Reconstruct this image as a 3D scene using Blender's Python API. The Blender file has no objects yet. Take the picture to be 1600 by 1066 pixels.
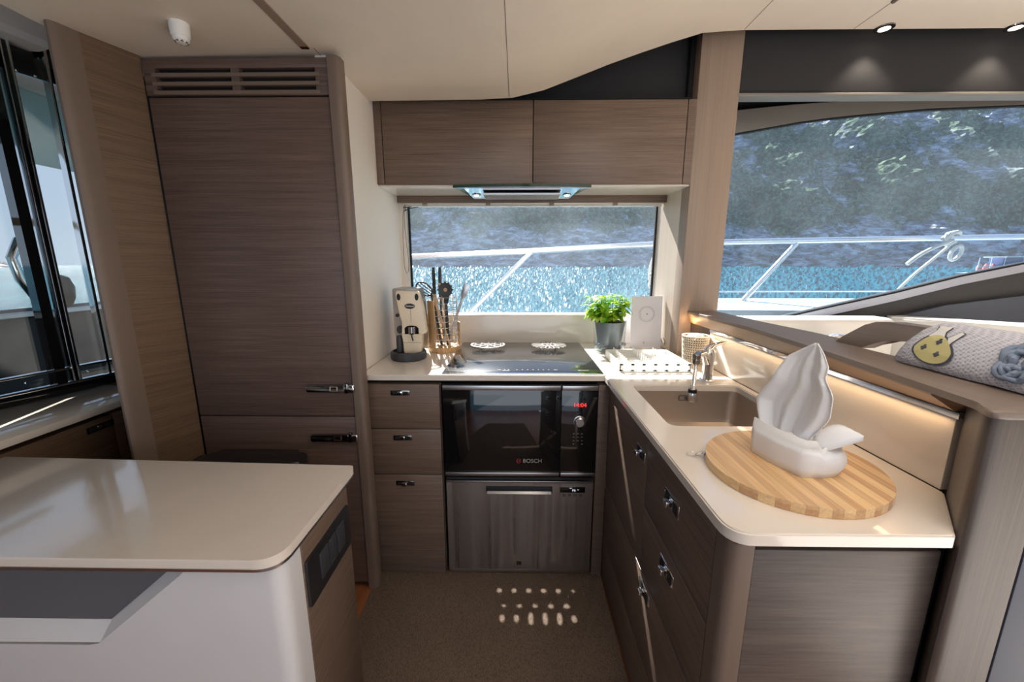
import bpy, bmesh, math, random
from mathutils import Vector, Matrix, noise
random.seed(7)
S = bpy.context.scene
COL = S.collection
R = math.radians

# ------------------------------------------------------------------ camera
cam_d = bpy.data.cameras.new('camera')
cam = bpy.data.objects.new('camera', cam_d)
COL.objects.link(cam)
cam.location = (0, 0, 1.33)
cam.rotation_euler = (R(90 - 11.1), 0, R(0.75))
cam_d.sensor_width = 36
cam_d.lens = 612 / 1600 * 36
cam_d.clip_start = 0.02
cam_d.clip_end = 3000
S.camera = cam

# ------------------------------------------------------------------ world, sun, large lights, exposure
SUN_AZ, SUN_EL, SUN_E = -17.0, 44.9, 20.0
w = bpy.data.worlds.new('world')
S.world = w
w.use_nodes = True
nt = w.node_tree
nt.nodes.clear()
wo = nt.nodes.new('ShaderNodeOutputWorld')
bg = nt.nodes.new('ShaderNodeBackground')
tc = nt.nodes.new('ShaderNodeTexCoord')
sx = nt.nodes.new('ShaderNodeSeparateXYZ')
rp = nt.nodes.new('ShaderNodeValToRGB')
rp.color_ramp.elements[0].position = 0.0
rp.color_ramp.elements[0].color = (0.55, 0.66, 0.80, 1)
rp.color_ramp.elements[1].position = 0.8
rp.color_ramp.elements[1].color = (0.16, 0.32, 0.68, 1)
nt.links.new(tc.outputs['Generated'], sx.inputs[0])
nt.links.new(sx.outputs['Z'], rp.inputs[0])
nt.links.new(rp.outputs[0], bg.inputs[0])
nt.links.new(bg.outputs[0], wo.inputs[0])
bg.inputs[1].default_value = 1.0

def light(name, kind, loc, rot, energy, color=(1, 1, 1), size=0.1, size_y=None, **kw):
    d = bpy.data.lights.new(name, kind)
    d.energy = energy
    d.color = color
    if kind == 'AREA':
        d.size = size
        if size_y:
            d.shape = 'RECTANGLE'
            d.size_y = size_y
    elif kind == 'SUN':
        d.angle = R(0.53)
    else:
        d.shadow_soft_size = size
    for k, v in kw.items():
        setattr(d, k, v)
    o = bpy.data.objects.new(name, d)
    COL.objects.link(o)
    o.location = loc
    o.rotation_euler = rot
    return o

az, el = R(SUN_AZ), R(SUN_EL)
sd = Vector((math.sin(az) * math.cos(el), math.cos(az) * math.cos(el), math.sin(el)))
sun = light('sun', 'SUN', (0, 30, 30), (0, 0, 0), SUN_E, (1.0, 0.93, 0.84))
sun.rotation_euler = sd.to_track_quat('Z', 'Y').to_euler()
# daylight through the wide aft doorway behind the camera; the area lamps after it are added fills
light('aft_doorway_daylight', 'AREA', (0.3, -2.45, 1.15), (R(90), 0, 0), 20, (0.90, 0.95, 1.0), 3.2, 1.7)
light('floor_bounce_fill', 'AREA', (2.15, -1.0, 0.06), (R(180), 0, 0), 60, (1.0, 0.95, 0.88), 2.0, 2.4)  # added up-facing fill imitating sun bounced off the floor
light('salon_side_fill', 'AREA', (3.45, 0.0, 1.45), (0, R(90), 0), 16, (1.0, 0.95, 0.88), 1.6, 3.4)  # added side fill for salon daylight; the wall behind it is solid
light('galley_overhead_fill', 'AREA', (0.60, 0.15, 2.12), (0, 0, 0), 9, (1.0, 0.95, 0.89), 0.9, 0.6)  # added overhead fill that brightens the worktops, no fixture modelled
S.view_settings.view_transform = 'Standard'
S.view_settings.look = 'None'
S.view_settings.gamma = 1
S.view_settings.exposure = 0.0
S.view_settings.use_curve_mapping = False
S.cycles.max_bounces = 10
S.cycles.diffuse_bounces = 5
S.cycles.glossy_bounces = 5
S.cycles.transparent_max_bounces = 16
S.cycles.sample_clamp_indirect = 6
S.cycles.caustics_reflective = False
S.cycles.caustics_refractive = False

# ------------------------------------------------------------------ materials
def newmat(name):
    m = bpy.data.materials.new(name)
    m.use_nodes = True
    n = m.node_tree
    b = n.nodes['Principled BSDF']
    return m, n, b

def mat(name, col, rough=0.5, metal=0.0, coat=0.0, spec=0.5, emit=None, es=0, trans=0, sheen=0, bump=None):
    m, n, b = newmat(name)
    b.inputs['Base Color'].default_value = (*col, 1)
    b.inputs['Roughness'].default_value = rough
    b.inputs['Metallic'].default_value = metal
    b.inputs['Coat Weight'].default_value = coat
    b.inputs['Coat Roughness'].default_value = 0.04
    b.inputs['Specular IOR Level'].default_value = spec
    b.inputs['Transmission Weight'].default_value = trans
    b.inputs['Sheen Weight'].default_value = sheen
    if emit:
        b.inputs['Emission Color'].default_value = (*emit, 1)
        b.inputs['Emission Strength'].default_value = es
    # slight procedural variation of tone so that nothing is perfectly flat
    t = n.nodes.new('ShaderNodeTexCoord')
    x = n.nodes.new('ShaderNodeTexNoise')
    x.inputs['Scale'].default_value = bump[0] if bump else 9
    x.inputs['Detail'].default_value = 3
    n.links.new(t.outputs['Object'], x.inputs['Vector'])
    if bump:
        bp = n.nodes.new('ShaderNodeBump')
        bp.inputs['Strength'].default_value = bump[1]
        bp.inputs['Distance'].default_value = 0.002
        n.links.new(x.outputs[0], bp.inputs['Height'])
        n.links.new(bp.outputs[0], b.inputs['Normal'])
    else:
        mx = n.nodes.new('ShaderNodeMix')
        mx.data_type = 'RGBA'
        mx.inputs[6].default_value = (*[c * 0.96 for c in col], 1)
        mx.inputs[7].default_value = (*[min(1, c * 1.04) for c in col], 1)
        n.links.new(x.outputs[0], mx.inputs[0])
        n.links.new(mx.outputs[2], b.inputs['Base Color'])
    return m

def wood(name, dark, lite, scale, rough=0.42, p0=0.3, p1=0.7, strength=0.25, big=0.35):
    """fine-grained veneer: noise stretched along the grain"""
    m, n, b = newmat(name)
    L = n.links.new
    t = n.nodes.new('ShaderNodeTexCoord')
    mp = n.nodes.new('ShaderNodeMapping')
    mp.inputs['Scale'].default_value = scale
    L(t.outputs['Object'], mp.inputs['Vector'])
    x = n.nodes.new('ShaderNodeTexNoise')
    x.inputs['Scale'].default_value = 1
    x.inputs['Detail'].default_value = 5
    x.inputs['Roughness'].default_value = 0.65
    L(mp.outputs[0], x.inputs['Vector'])
    mp2 = n.nodes.new('ShaderNodeMapping')
    mp2.inputs['Scale'].default_value = tuple(s * 0.16 for s in scale)
    L(t.outputs['Object'], mp2.inputs['Vector'])
    y = n.nodes.new('ShaderNodeTexNoise')
    y.inputs['Scale'].default_value = 1
    y.inputs['Detail'].default_value = 3
    L(mp2.outputs[0], y.inputs['Vector'])
    mm = n.nodes.new('ShaderNodeMix')
    mm.inputs[0].default_value = big
    L(x.outputs[0], mm.inputs[2])
    L(y.outputs[0], mm.inputs[3])
    r = n.nodes.new('ShaderNodeValToRGB')
    r.color_ramp.elements[0].position = p0
    r.color_ramp.elements[0].color = (*dark, 1)
    r.color_ramp.elements[1].position = p1
    r.color_ramp.elements[1].color = (*lite, 1)
    L(mm.outputs[0], r.inputs[0])
    L(r.outputs[0], b.inputs['Base Color'])
    b.inputs['Roughness'].default_value = rough
    bp = n.nodes.new('ShaderNodeBump')
    bp.inputs['Strength'].default_value = strength
    bp.inputs['Distance'].default_value = 0.0006
    L(x.outputs[0], bp.inputs['Height'])
    L(bp.outputs[0], b.inputs['Normal'])
    return m

M = {}
WD, WL = (0.068, 0.043, 0.031), (0.225, 0.158, 0.120)
M['wood_h'] = wood('veneer_horizontal', WD, WL, (4, 4, 260))
M['wood_pantry_dim'] = wood('veneer_pantry_dimmed', (0.052, 0.032, 0.027), (0.175, 0.116, 0.095), (4, 4, 260))  # same veneer as the cabinets, with dimmer light put into the colour
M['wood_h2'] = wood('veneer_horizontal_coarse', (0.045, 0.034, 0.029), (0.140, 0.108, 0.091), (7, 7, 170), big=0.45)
M['wood_port'] = wood('veneer_port_panel', (0.065, 0.037, 0.022), (0.185, 0.120, 0.076), (4, 4, 230))
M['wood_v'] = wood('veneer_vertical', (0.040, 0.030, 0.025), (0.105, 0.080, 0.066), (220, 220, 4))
M['taupe_v'] = wood('pillar_veneer_vertical', (0.22, 0.162, 0.125), (0.34, 0.258, 0.205), (240, 240, 3), p0=0.2, p1=0.8, strength=0.1)
M['pale_v'] = wood('pale_reveal_veneer', (0.52, 0.43, 0.35), (0.66, 0.56, 0.47), (220, 220, 3), p0=0.2, p1=0.8, strength=0.1)
M['taupe'] = mat('taupe_solid_edge', (0.165, 0.122, 0.096), 0.42)
M['taupe_hi'] = mat('light_taupe_trim', (0.30, 0.225, 0.175), 0.4)
M['ledge_top'] = wood('ledge_veneer', (0.14, 0.105, 0.085), (0.23, 0.18, 0.15), (200, 4, 200), p0=0.2, p1=0.8, strength=0.1)
M['ledge_edge'] = wood('pale_ledge_edge', (0.36, 0.24, 0.155), (0.55, 0.39, 0.27), (6, 4, 220), p0=0.2, p1=0.8, strength=0.1)
M['floor'] = wood('reddish_cabin_sole', (0.16, 0.05, 0.022), (0.42, 0.16, 0.07), (40, 2, 40), rough=0.25)
M['cream'] = mat('cream_solid_surface', (0.80, 0.735, 0.66), 0.12, coat=0.5)
M['white_wall'] = mat('white_wall_vinyl', (0.78, 0.735, 0.675), 0.5, bump=(60, 0.15))
M['ceiling'] = mat('beige_ceiling_vinyl', (0.76, 0.675, 0.57), 0.6)
M['splash'] = mat('cream_gloss_splash', (0.82, 0.76, 0.69), 0.12, coat=0.6)
M['gel'] = mat('white_gelcoat', (0.74, 0.74, 0.76), 0.3, coat=0.3)
M['grey_pad'] = mat('grey_inset_panel', (0.13, 0.135, 0.15), 0.5)
M['black'] = mat('black_plastic', (0.012, 0.012, 0.014), 0.35)
M['gap'] = mat('black_shadow_gap', (0.004, 0.004, 0.005), 0.8)
M['blackgloss'] = mat('black_gloss', (0.006, 0.006, 0.007), 0.05, coat=1.0)
M['charcoal'] = mat('charcoal_fabric', (0.022, 0.022, 0.025), 0.85)
M['chrome'] = mat('chrome', (0.80, 0.80, 0.82), 0.08, metal=1)
M['darkchrome'] = mat('dark_chrome', (0.30, 0.28, 0.27), 0.12, metal=1)
M['rail'] = mat('polished_stainless_rail', (0.95, 0.95, 0.97), 0.25, metal=0.75)
M['white_pl'] = mat('white_plastic', (0.80, 0.80, 0.78), 0.35)
M['cream_pl'] = mat('cream_enamel', (0.78, 0.68, 0.52), 0.3, coat=0.3)
M['graphite'] = mat('graphite_rubber', (0.030, 0.032, 0.040), 0.5)
M['bamboo'] = wood('bamboo', (0.50, 0.28, 0.12), (0.70, 0.45, 0.22), (8, 8, 120), p0=0.2, p1=0.8)
M['spoonwood'] = wood('beech', (0.50, 0.33, 0.19), (0.70, 0.50, 0.32), (80, 80, 6), p0=0.2, p1=0.8)
M['napkin'] = mat('white_napkin_cloth', (0.84, 0.84, 0.86), 0.75, bump=(500, 0.25), sheen=0.2)
M['sofa'] = mat('ivory_leather', (0.78, 0.74, 0.68), 0.45, bump=(26, 0.8))
M['greyframe'] = mat('grey_window_surround', (0.20, 0.185, 0.165), 0.6)
M['pale_band'] = mat('pale_grey_window_band', (0.42, 0.43, 0.50), 0.5)
M['dashdark'] = mat('dark_side_panel', (0.040, 0.038, 0.040), 0.6)
M['bluegrey'] = mat('blue_grey_panel', (0.055, 0.065, 0.095), 0.5)
M['leaf'] = mat('basil_leaf', (0.16, 0.42, 0.025), 0.5)
M['stem'] = mat('basil_stem', (0.30, 0.42, 0.10), 0.6)
M['soil'] = mat('potting_soil', (0.03, 0.02, 0.012), 0.9)
M['galv'] = mat('grey_pot', (0.26, 0.27, 0.30), 0.35, metal=0.4)
M['rope'] = mat('white_rope', (0.75, 0.72, 0.66), 0.8, bump=(200, 0.6))
M['card'] = mat('pale_card', (0.62, 0.62, 0.68), 0.5)
M['ink'] = mat('grey_print', (0.16, 0.16, 0.19), 0.6)
M['cupcane'] = mat('ivory_woven_cane', (0.80, 0.70, 0.56), 0.6)
M['cuphole'] = mat('cup_liner', (0.30, 0.20, 0.12), 0.7)
M['whiteprint'] = mat('white_print', (0.8, 0.8, 0.8), 0.5)
M['greyprint'] = mat('light_grey_print', (0.35, 0.35, 0.35), 0.5)
M['red_led'] = mat('red_display_digits', (0.1, 0.0, 0.0), 0.5, emit=(1.0, 0.03, 0.03), es=2.2)
M['white_led'] = mat('white_display_digits', (0.3, 0.3, 0.3), 0.5, emit=(0.8, 0.8, 0.9), es=1.0)
M['redlogo'] = mat('dull_red_print', (0.35, 0.03, 0.05), 0.5)
M['lamp'] = mat('lamp_glow', (1, 1, 1), 0.5, emit=(1.0, 0.90, 0.72), es=14)
M['cushion'] = mat('silver_cushion_foil', (0.75, 0.75, 0.78), 0.2, metal=0.7, bump=(40, 1.0))
M['yellow_emb'] = mat('yellow_embroidery', (0.52, 0.47, 0.22), 0.85)
M['white_emb'] = mat('white_embroidery', (0.72, 0.72, 0.70), 0.85)
M['dark_emb'] = mat('dark_embroidery_thread', (0.035, 0.04, 0.06), 0.85)
M['blue_frill'] = mat('blue_grey_frill', (0.20, 0.25, 0.34), 0.85, bump=(120, 0.8))
M['boathull'] = mat('distant_boat_hull', (0.62, 0.66, 0.72), 0.4)
M['navy'] = mat('navy_canvas', (0.035, 0.07, 0.22), 0.7)
M['pinkcloth'] = mat('coral_cloth', (0.75, 0.22, 0.20), 0.8)
M['deck'] = mat('pale_side_deck', (0.55, 0.62, 0.62), 0.5)
M['teak'] = wood('outdoor_teak', (0.35, 0.16, 0.05), (0.55, 0.28, 0.10), (40, 3, 40))

def steel(name, col, ax=(300, 300, 3), r0=0.24, r1=0.36, an=0.0):
    m, n, b = newmat(name)
    L = n.links.new
    t = n.nodes.new('ShaderNodeTexCoord')
    mp = n.nodes.new('ShaderNodeMapping')
    mp.inputs['Scale'].default_value = ax
    L(t.outputs['Object'], mp.inputs[0])
    x = n.nodes.new('ShaderNodeTexNoise')
    x.inputs['Scale'].default_value = 1
    L(mp.outputs[0], x.inputs['Vector'])
    r = n.nodes.new('ShaderNodeMapRange')
    r.inputs[3].default_value = r0
    r.inputs[4].default_value = r1
    L(x.outputs[0], r.inputs[0])
    L(r.outputs[0], b.inputs['Roughness'])
    b.inputs['Base Color'].default_value = (*col, 1)
    b.inputs['Metallic'].default_value = 1
    b.inputs['Anisotropic'].default_value = an
    b.inputs['Anisotropic Rotation'].default_value = 0.25
    if an:
        tg = n.nodes.new('ShaderNodeTangent')
        tg.direction_type = 'RADIAL'
        tg.axis = 'Z'
        L(tg.outputs[0], b.inputs['Tangent'])
    return m
M['steel'] = steel('brushed_steel', (0.43, 0.385, 0.36), (60, 60, 1.2), 0.20, 0.42, 0.55)
M['steel_h'] = steel('brushed_steel_horizontal', (0.62, 0.60, 0.60), (3, 3, 400))
M['sinksteel'] = steel('satin_sink_steel', (0.56, 0.50, 0.45), (8, 8, 8), 0.32, 0.40)

def pane_mat(name, tint, veil, vc=(0.75, 0.87, 1.0)):
    m = bpy.data.materials.new(name)
    m.use_nodes = True
    n = m.node_tree
    n.nodes.clear()
    L = n.links.new
    o = n.nodes.new('ShaderNodeOutputMaterial')
    tr = n.nodes.new('ShaderNodeBsdfTransparent')
    tr.inputs[0].default_value = (*tint, 1)
    tl = n.nodes.new('ShaderNodeBsdfTranslucent')
    tl.inputs[0].default_value = (*vc, 1)
    gl = n.nodes.new('ShaderNodeBsdfGlossy')
    gl.inputs['Roughness'].default_value = 0.02
    # patchy milky veil in the glass; on windows it stands in for haze
    t = n.nodes.new('ShaderNodeTexCoord')
    x = n.nodes.new('ShaderNodeTexNoise')
    x.inputs['Scale'].default_value = 3.0
    x.inputs['Detail'].default_value = 4
    L(t.outputs['Object'], x.inputs['Vector'])
    mr = n.nodes.new('ShaderNodeMapRange')
    mr.inputs[1].default_value = 0.3
    mr.inputs[2].default_value = 0.7
    mr.inputs[3].default_value = veil * 0.6
    mr.inputs[4].default_value = veil * 1.4
    L(x.outputs[0], mr.inputs[0])
    a = n.nodes.new('ShaderNodeMixShader')
    L(mr.outputs[0], a.inputs[0])
    L(tr.outputs[0], a.inputs[1])
    L(tl.outputs[0], a.inputs[2])
    lw = n.nodes.new('ShaderNodeLayerWeight')
    lw.inputs[0].default_value = 0.5
    pw = n.nodes.new('ShaderNodeMath')
    pw.operation = 'POWER'
    pw.inputs[1].default_value = 4.5
    L(lw.outputs['Facing'], pw.inputs[0])
    f = n.nodes.new('ShaderNodeMapRange')
    f.inputs[3].default_value = 0.015
    f.inputs[4].default_value = 0.75
    L(pw.outputs[0], f.inputs[0])
    b = n.nodes.new('ShaderNodeMixShader')
    L(f.outputs[0], b.inputs[0])
    L(a.outputs[0], b.inputs[1])
    L(gl.outputs[0], b.inputs[2])
    L(b.outputs[0], o.inputs[0])
    return m
M['pane'] = pane_mat('hazed_window_pane', (0.92, 0.95, 0.98), 0.034)
M['pane_tint'] = pane_mat('tinted_salon_pane', (0.78, 0.86, 0.93), 0.020)
M['clear'] = pane_mat('clear_glass', (0.93, 0.96, 0.96), 0.02, (1, 1, 1))
M['hoodglass'] = pane_mat('green_edged_hood_glass', (0.62, 0.78, 0.74), 0.02)

def carpet():
    m, n, b = newmat('taupe_woven_carpet')
    L = n.links.new
    t = n.nodes.new('ShaderNodeTexCoord')
    mp = n.nodes.new('ShaderNodeMapping')
    mp.inputs['Scale'].default_value = (260, 150, 1)
    L(t.outputs['Object'], mp.inputs[0])
    x = n.nodes.new('ShaderNodeTexVoronoi')
    x.inputs['Scale'].default_value = 1
    L(mp.outputs[0], x.inputs['Vector'])
    y = n.nodes.new('ShaderNodeTexNoise')
    y.inputs['Scale'].default_value = 5
    L(t.outputs['Object'], y.inputs['Vector'])
    ad = n.nodes.new('ShaderNodeMix')
    ad.inputs[0].default_value = 0.3
    L(x.outputs[0], ad.inputs[2])
    L(y.outputs[0], ad.inputs[3])
    r = n.nodes.new('ShaderNodeValToRGB')
    r.color_ramp.elements[0].position = 0.1
    r.color_ramp.elements[0].color = (0.20, 0.145, 0.105, 1)
    r.color_ramp.elements[1].position = 0.75
    r.color_ramp.elements[1].color = (0.105, 0.072, 0.052, 1)
    L(ad.outputs[0], r.inputs[0])
    L(r.outputs[0], b.inputs['Base Color'])
    b.inputs['Roughness'].default_value = 0.95
    bp = n.nodes.new('ShaderNodeBump')
    bp.inputs['Strength'].default_value = 0.7
    bp.inputs['Distance'].default_value = 0.002
    bp.invert = True
    L(x.outputs[0], bp.inputs['Height'])
    L(bp.outputs[0], b.inputs['Normal'])
    return m
M['carpet'] = carpet()

def board_mat():
    m, n, b = newmat('striped_bamboo_board')
    L = n.links.new
    t = n.nodes.new('ShaderNodeTexCoord')
    s = n.nodes.new('ShaderNodeSeparateXYZ')
    L(t.outputs['Object'], s.inputs[0])
    k = n.nodes.new('ShaderNodeMath')
    k.operation = 'MULTIPLY'
    k.inputs[1].default_value = 1 / 0.019
    L(s.outputs[0], k.inputs[0])
    fl = n.nodes.new('ShaderNodeMath')
    fl.operation = 'FLOOR'
    L(k.outputs[0], fl.inputs[0])
    # blocks end-jointed along each strip, and two plies in the thickness
    ky = n.nodes.new('ShaderNodeMath')
    ky.operation = 'MULTIPLY'
    ky.inputs[1].default_value = 1 / 0.012
    L(s.outputs[2], ky.inputs[0])
    fz = n.nodes.new('ShaderNodeMath')
    fz.operation = 'FLOOR'
    L(ky.outputs[0], fz.inputs[0])
    cx = n.nodes.new('ShaderNodeCombineXYZ')
    L(fl.outputs[0], cx.inputs[0])
    L(fz.outputs[0], cx.inputs[1])
    wn = n.nodes.new('ShaderNodeTexWhiteNoise')
    wn.noise_dimensions = '3D'
    L(cx.outputs[0], wn.inputs[0])
    md = n.nodes.new('ShaderNodeMath')
    md.operation = 'MODULO'
    md.inputs[1].default_value = 2
    L(fl.outputs[0], md.inputs[0])
    ab = n.nodes.new('ShaderNodeMath')
    ab.operation = 'ABSOLUTE'
    L(md.outputs[0], ab.inputs[0])
    mx = n.nodes.new('ShaderNodeMix')
    mx.inputs[0].default_value = 0.45
    L(ab.outputs[0], mx.inputs[2])
    L(wn.outputs[0], mx.inputs[3])
    r = n.nodes.new('ShaderNodeValToRGB')
    r.color_ramp.elements[0].color = (0.62, 0.33, 0.15, 1)
    r.color_ramp.elements[1].color = (1.0, 0.70, 0.36, 1)
    L(mx.outputs[0], r.inputs[0])
    mp = n.nodes.new('ShaderNodeMapping')
    mp.inputs['Scale'].default_value = (180, 7, 180)
    L(t.outputs['Object'], mp.inputs[0])
    x = n.nodes.new('ShaderNodeTexNoise')
    x.inputs['Scale'].default_value = 1
    L(mp.outputs[0], x.inputs['Vector'])
    m2 = n.nodes.new('ShaderNodeMix')
    m2.data_type = 'RGBA'
    m2.blend_type = 'MULTIPLY'
    m2.inputs[0].default_value = 0.5
    L(r.outputs[0], m2.inputs[6])
    L(x.outputs[0], m2.inputs[7])
    g = n.nodes.new('ShaderNodeBrightContrast')
    g.inputs[1].default_value = 0.02
    L(m2.outputs[2], g.inputs[0])
    L(g.outputs[0], b.inputs['Base Color'])
    b.inputs['Roughness'].default_value = 0.35
    return m
M['board'] = board_mat()

def waffle():
    m, n, b = newmat('waffle_towel_cloth')
    L = n.links.new
    t = n.nodes.new('ShaderNodeTexCoord')
    mp = n.nodes.new('ShaderNodeMapping')
    mp.inputs['Rotation'].default_value = (0.4, 0.5, 0.6)
    L(t.outputs['Object'], mp.inputs[0])
    x = n.nodes.new('ShaderNodeTexVoronoi')
    x.inputs['Scale'].default_value = 190
    x.inputs['Randomness'].default_value = 0.15
    L(mp.outputs[0], x.inputs['Vector'])
    r = n.nodes.new('ShaderNodeValToRGB')
    r.color_ramp.elements[0].position = 0.15
    r.color_ramp.elements[0].color = (0.30, 0.31, 0.38, 1)
    r.color_ramp.elements[1].position = 0.6
    r.color_ramp.elements[1].color = (0.60, 0.60, 0.67, 1)
    L(x.outputs[0], r.inputs[0])
    L(r.outputs[0], b.inputs['Base Color'])
    b.inputs['Roughness'].default_value = 0.95
    bp = n.nodes.new('ShaderNodeBump')
    bp.inputs['Strength'].default_value = 0.6
    bp.inputs['Distance'].default_value = 0.002
    L(x.outputs[0], bp.inputs['Height'])
    L(bp.outputs[0], b.inputs['Normal'])
    return m
M['towel'] = waffle()

def rock():
    m, n, b = newmat('wooded_rock_slope')
    L = n.links.new
    t = n.nodes.new('ShaderNodeTexCoord')
    def nz(sc, det, dist=0.0, vec=None):
        x = n.nodes.new('ShaderNodeTexNoise')
        x.inputs['Scale'].default_value = sc
        x.inputs['Detail'].default_value = det
        x.inputs['Roughness'].default_value = 0.68
        x.inputs['Distortion'].default_value = dist
        L(vec or t.outputs['Object'], x.inputs['Vector'])
        return x.outputs[0]
    def ramp(v, stops):
        r = n.nodes.new('ShaderNodeValToRGB')
        e = r.color_ramp.elements
        e[0].position, e[0].color = stops[0][0], (*stops[0][1], 1)
        e[1].position, e[1].color = stops[-1][0], (*stops[-1][1], 1)
        for p, c in stops[1:-1]:
            k = e.new(p)
            k.color = (*c, 1)
        L(v, r.inputs[0])
        return r.outputs[0]
    veg = ramp(nz(0.34, 8), [(0.40, (0.020, 0.034, 0.026)), (0.50, (0.085, 0.125, 0.080)), (0.61, (0.26, 0.31, 0.17))])
    mp = n.nodes.new('ShaderNodeMapping')
    mp.inputs['Rotation'].default_value = (0, 0.45, 0)
    mp.inputs['Scale'].default_value = (0.7, 0.7, 2.2)
    L(t.outputs['Object'], mp.inputs[0])
    rk = ramp(nz(0.16, 9, 0.6, mp.outputs[0]), [(0.38, (0.09, 0.09, 0.11)), (0.50, (0.38, 0.36, 0.38)), (0.61, (0.85, 0.80, 0.78))])
    # share of rock: all rock near the waterline, patches above
    sp = n.nodes.new('ShaderNodeSeparateXYZ')
    L(t.outputs['Object'], sp.inputs[0])
    zr = n.nodes.new('ShaderNodeMapRange')
    zr.inputs[1].default_value = 4
    zr.inputs[2].default_value = 30
    zr.inputs[3].default_value = 0.60
    zr.inputs[4].default_value = 0.0
    L(sp.outputs[2], zr.inputs[0])
    xr = n.nodes.new('ShaderNodeMapRange')
    xr.inputs[1].default_value = 170
    xr.inputs[2].default_value = 290
    xr.inputs[3].default_value = 0
    xr.inputs[4].default_value = 0.20
    L(sp.outputs[0], xr.inputs[0])
    ad = n.nodes.new('ShaderNodeMath')
    L(zr.outputs[0], ad.inputs[0])
    L(nz(0.028, 6), ad.inputs[1])
    ad2 = n.nodes.new('ShaderNodeMath')
    L(ad.outputs[0], ad2.inputs[0])
    L(xr.outputs[0], ad2.inputs[1])
    mk = n.nodes.new('ShaderNodeMapRange')
    mk.inputs[1].default_value = 0.53
    mk.inputs[2].default_value = 0.60
    L(ad2.outputs[0], mk.inputs[0])
    mx = n.nodes.new('ShaderNodeMix')
    mx.data_type = 'RGBA'
    L(mk.outputs[0], mx.inputs[0])
    L(veg, mx.inputs[6])
    L(rk, mx.inputs[7])
    L(mx.outputs[2], b.inputs['Base Color'])
    b.inputs['Roughness'].default_value = 0.95
    b.inputs['Specular IOR Level'].default_value = 0.1
    return m
M['rock'] = rock()

def sea():
    m, n, b = newmat('sunlit_sea')
    L = n.links.new
    t = n.nodes.new('ShaderNodeTexCoord')
    b.inputs['Base Color'].default_value = (0.003, 0.07, 0.10, 1)
    b.inputs['Roughness'].default_value = 0.27
    b.inputs['IOR'].default_value = 1.28
    x = n.nodes.new('ShaderNodeTexNoise')
    x.inputs['Scale'].default_value = 0.9
    x.inputs['Detail'].default_value = 7
    x.inputs['Roughness'].default_value = 0.62
    mp = n.nodes.new('ShaderNodeMapping')
    mp.inputs['Scale'].default_value = (1.5, 0.45, 1)
    L(t.outputs['Object'], mp.inputs[0])
    L(mp.outputs[0], x.inputs['Vector'])
    bp = n.nodes.new('ShaderNodeBump')
    bp.inputs['Strength'].default_value = 1.0
    bp.inputs['Distance'].default_value = 1.1
    L(x.outputs[0], bp.inputs['Height'])
    L(bp.outputs[0], b.inputs['Normal'])
    y = n.nodes.new('ShaderNodeTexNoise')
    y.inputs['Scale'].default_value = 0.05
    L(t.outputs['Object'], y.inputs['Vector'])
    r = n.nodes.new('ShaderNodeValToRGB')
    r.color_ramp.elements[0].position = 0.35
    r.color_ramp.elements[0].color = (0.002, 0.05, 0.085, 1)
    r.color_ramp.elements[1].position = 0.65
    r.color_ramp.elements[1].color = (0.006, 0.09, 0.125, 1)
    L(y.outputs[0], r.inputs[0])
    L(r.outputs[0], b.inputs['Base Color'])
    return m
M['sea'] = sea()
M['sea_chop'] = mat('choppy_sea_water', (0.002, 0.105, 0.150), 0.25, spec=0.40)

# ------------------------------------------------------------------ mesh helpers
def B():
    return bmesh.new()

def box(bm, x0, x1, y0, y1, z0, z1, bev=0.0, seg=2, rot=None, piv=None):
    g = bmesh.ops.create_cube(bm, size=1)
    vs = g['verts']
    for v in vs:
        v.co = Vector(((x0 + x1) / 2 + v.co.x * (x1 - x0), (y0 + y1) / 2 + v.co.y * (y1 - y0), (z0 + z1) / 2 + v.co.z * (z1 - z0)))
    if bev:
        es = list({e for v in vs for e in v.link_edges})
        r = bmesh.ops.bevel(bm, geom=es, offset=bev, segments=seg, affect='EDGES', profile=0.5)
        vs = list({v for f in r['faces'] for v in f.verts} | {v for v in vs if v.is_valid})
    if rot is not None:
        p = Vector(piv) if piv else Vector(((x0 + x1) / 2, (y0 + y1) / 2, (z0 + z1) / 2))
        vv = set()
        for v in vs:
            if v.is_valid:
                vv.add(v)
        for v in vv:
            v.co = p + rot @ (v.co - p)
    return bm

def prism(bm, pts, vec, bev=0.0, seg=2):
    """closed polygon pts (3-D, any order around), swept by vec"""
    vec = Vector(vec)
    a = [bm.verts.new(Vector(p)) for p in pts]
    b = [bm.verts.new(Vector(p) + vec) for p in pts]
    n = len(pts)
    fs = [bm.faces.new(a), bm.faces.new(b[::-1])]
    for i in range(n):
        fs.append(bm.faces.new((a[i], b[i], b[(i + 1) % n], a[(i + 1) % n])))
    if bev:
        es = list({e for f in fs[:2] for e in f.edges})
        bmesh.ops.bevel(bm, geom=es, offset=bev, segments=seg, affect='EDGES', profile=0.5)
    return bm

def rounded(pts, rads, n=6):
    """2-D polygon with rounded corners"""
    out = []
    L = len(pts)
    for i in range(L):
        p = Vector(pts[i])
        r = rads[i] if isinstance(rads, (list, tuple)) else rads
        if r <= 0:
            out.append((p.x, p.y))
            continue
        a = (Vector(pts[i - 1]) - p)
        b = (Vector(pts[(i + 1) % L]) - p)
        ang = a.angle(b)
        d = min(r / math.tan(ang / 2), a.length * 0.49, b.length * 0.49)
        p0 = p + a.normalized() * d
        p1 = p + b.normalized() * d
        for k in range(n + 1):
            t = k / n
            q = p0 * (1 - t) ** 2 + p * 2 * t * (1 - t) + p1 * t * t
            out.append((q.x, q.y))
    return out

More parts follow.
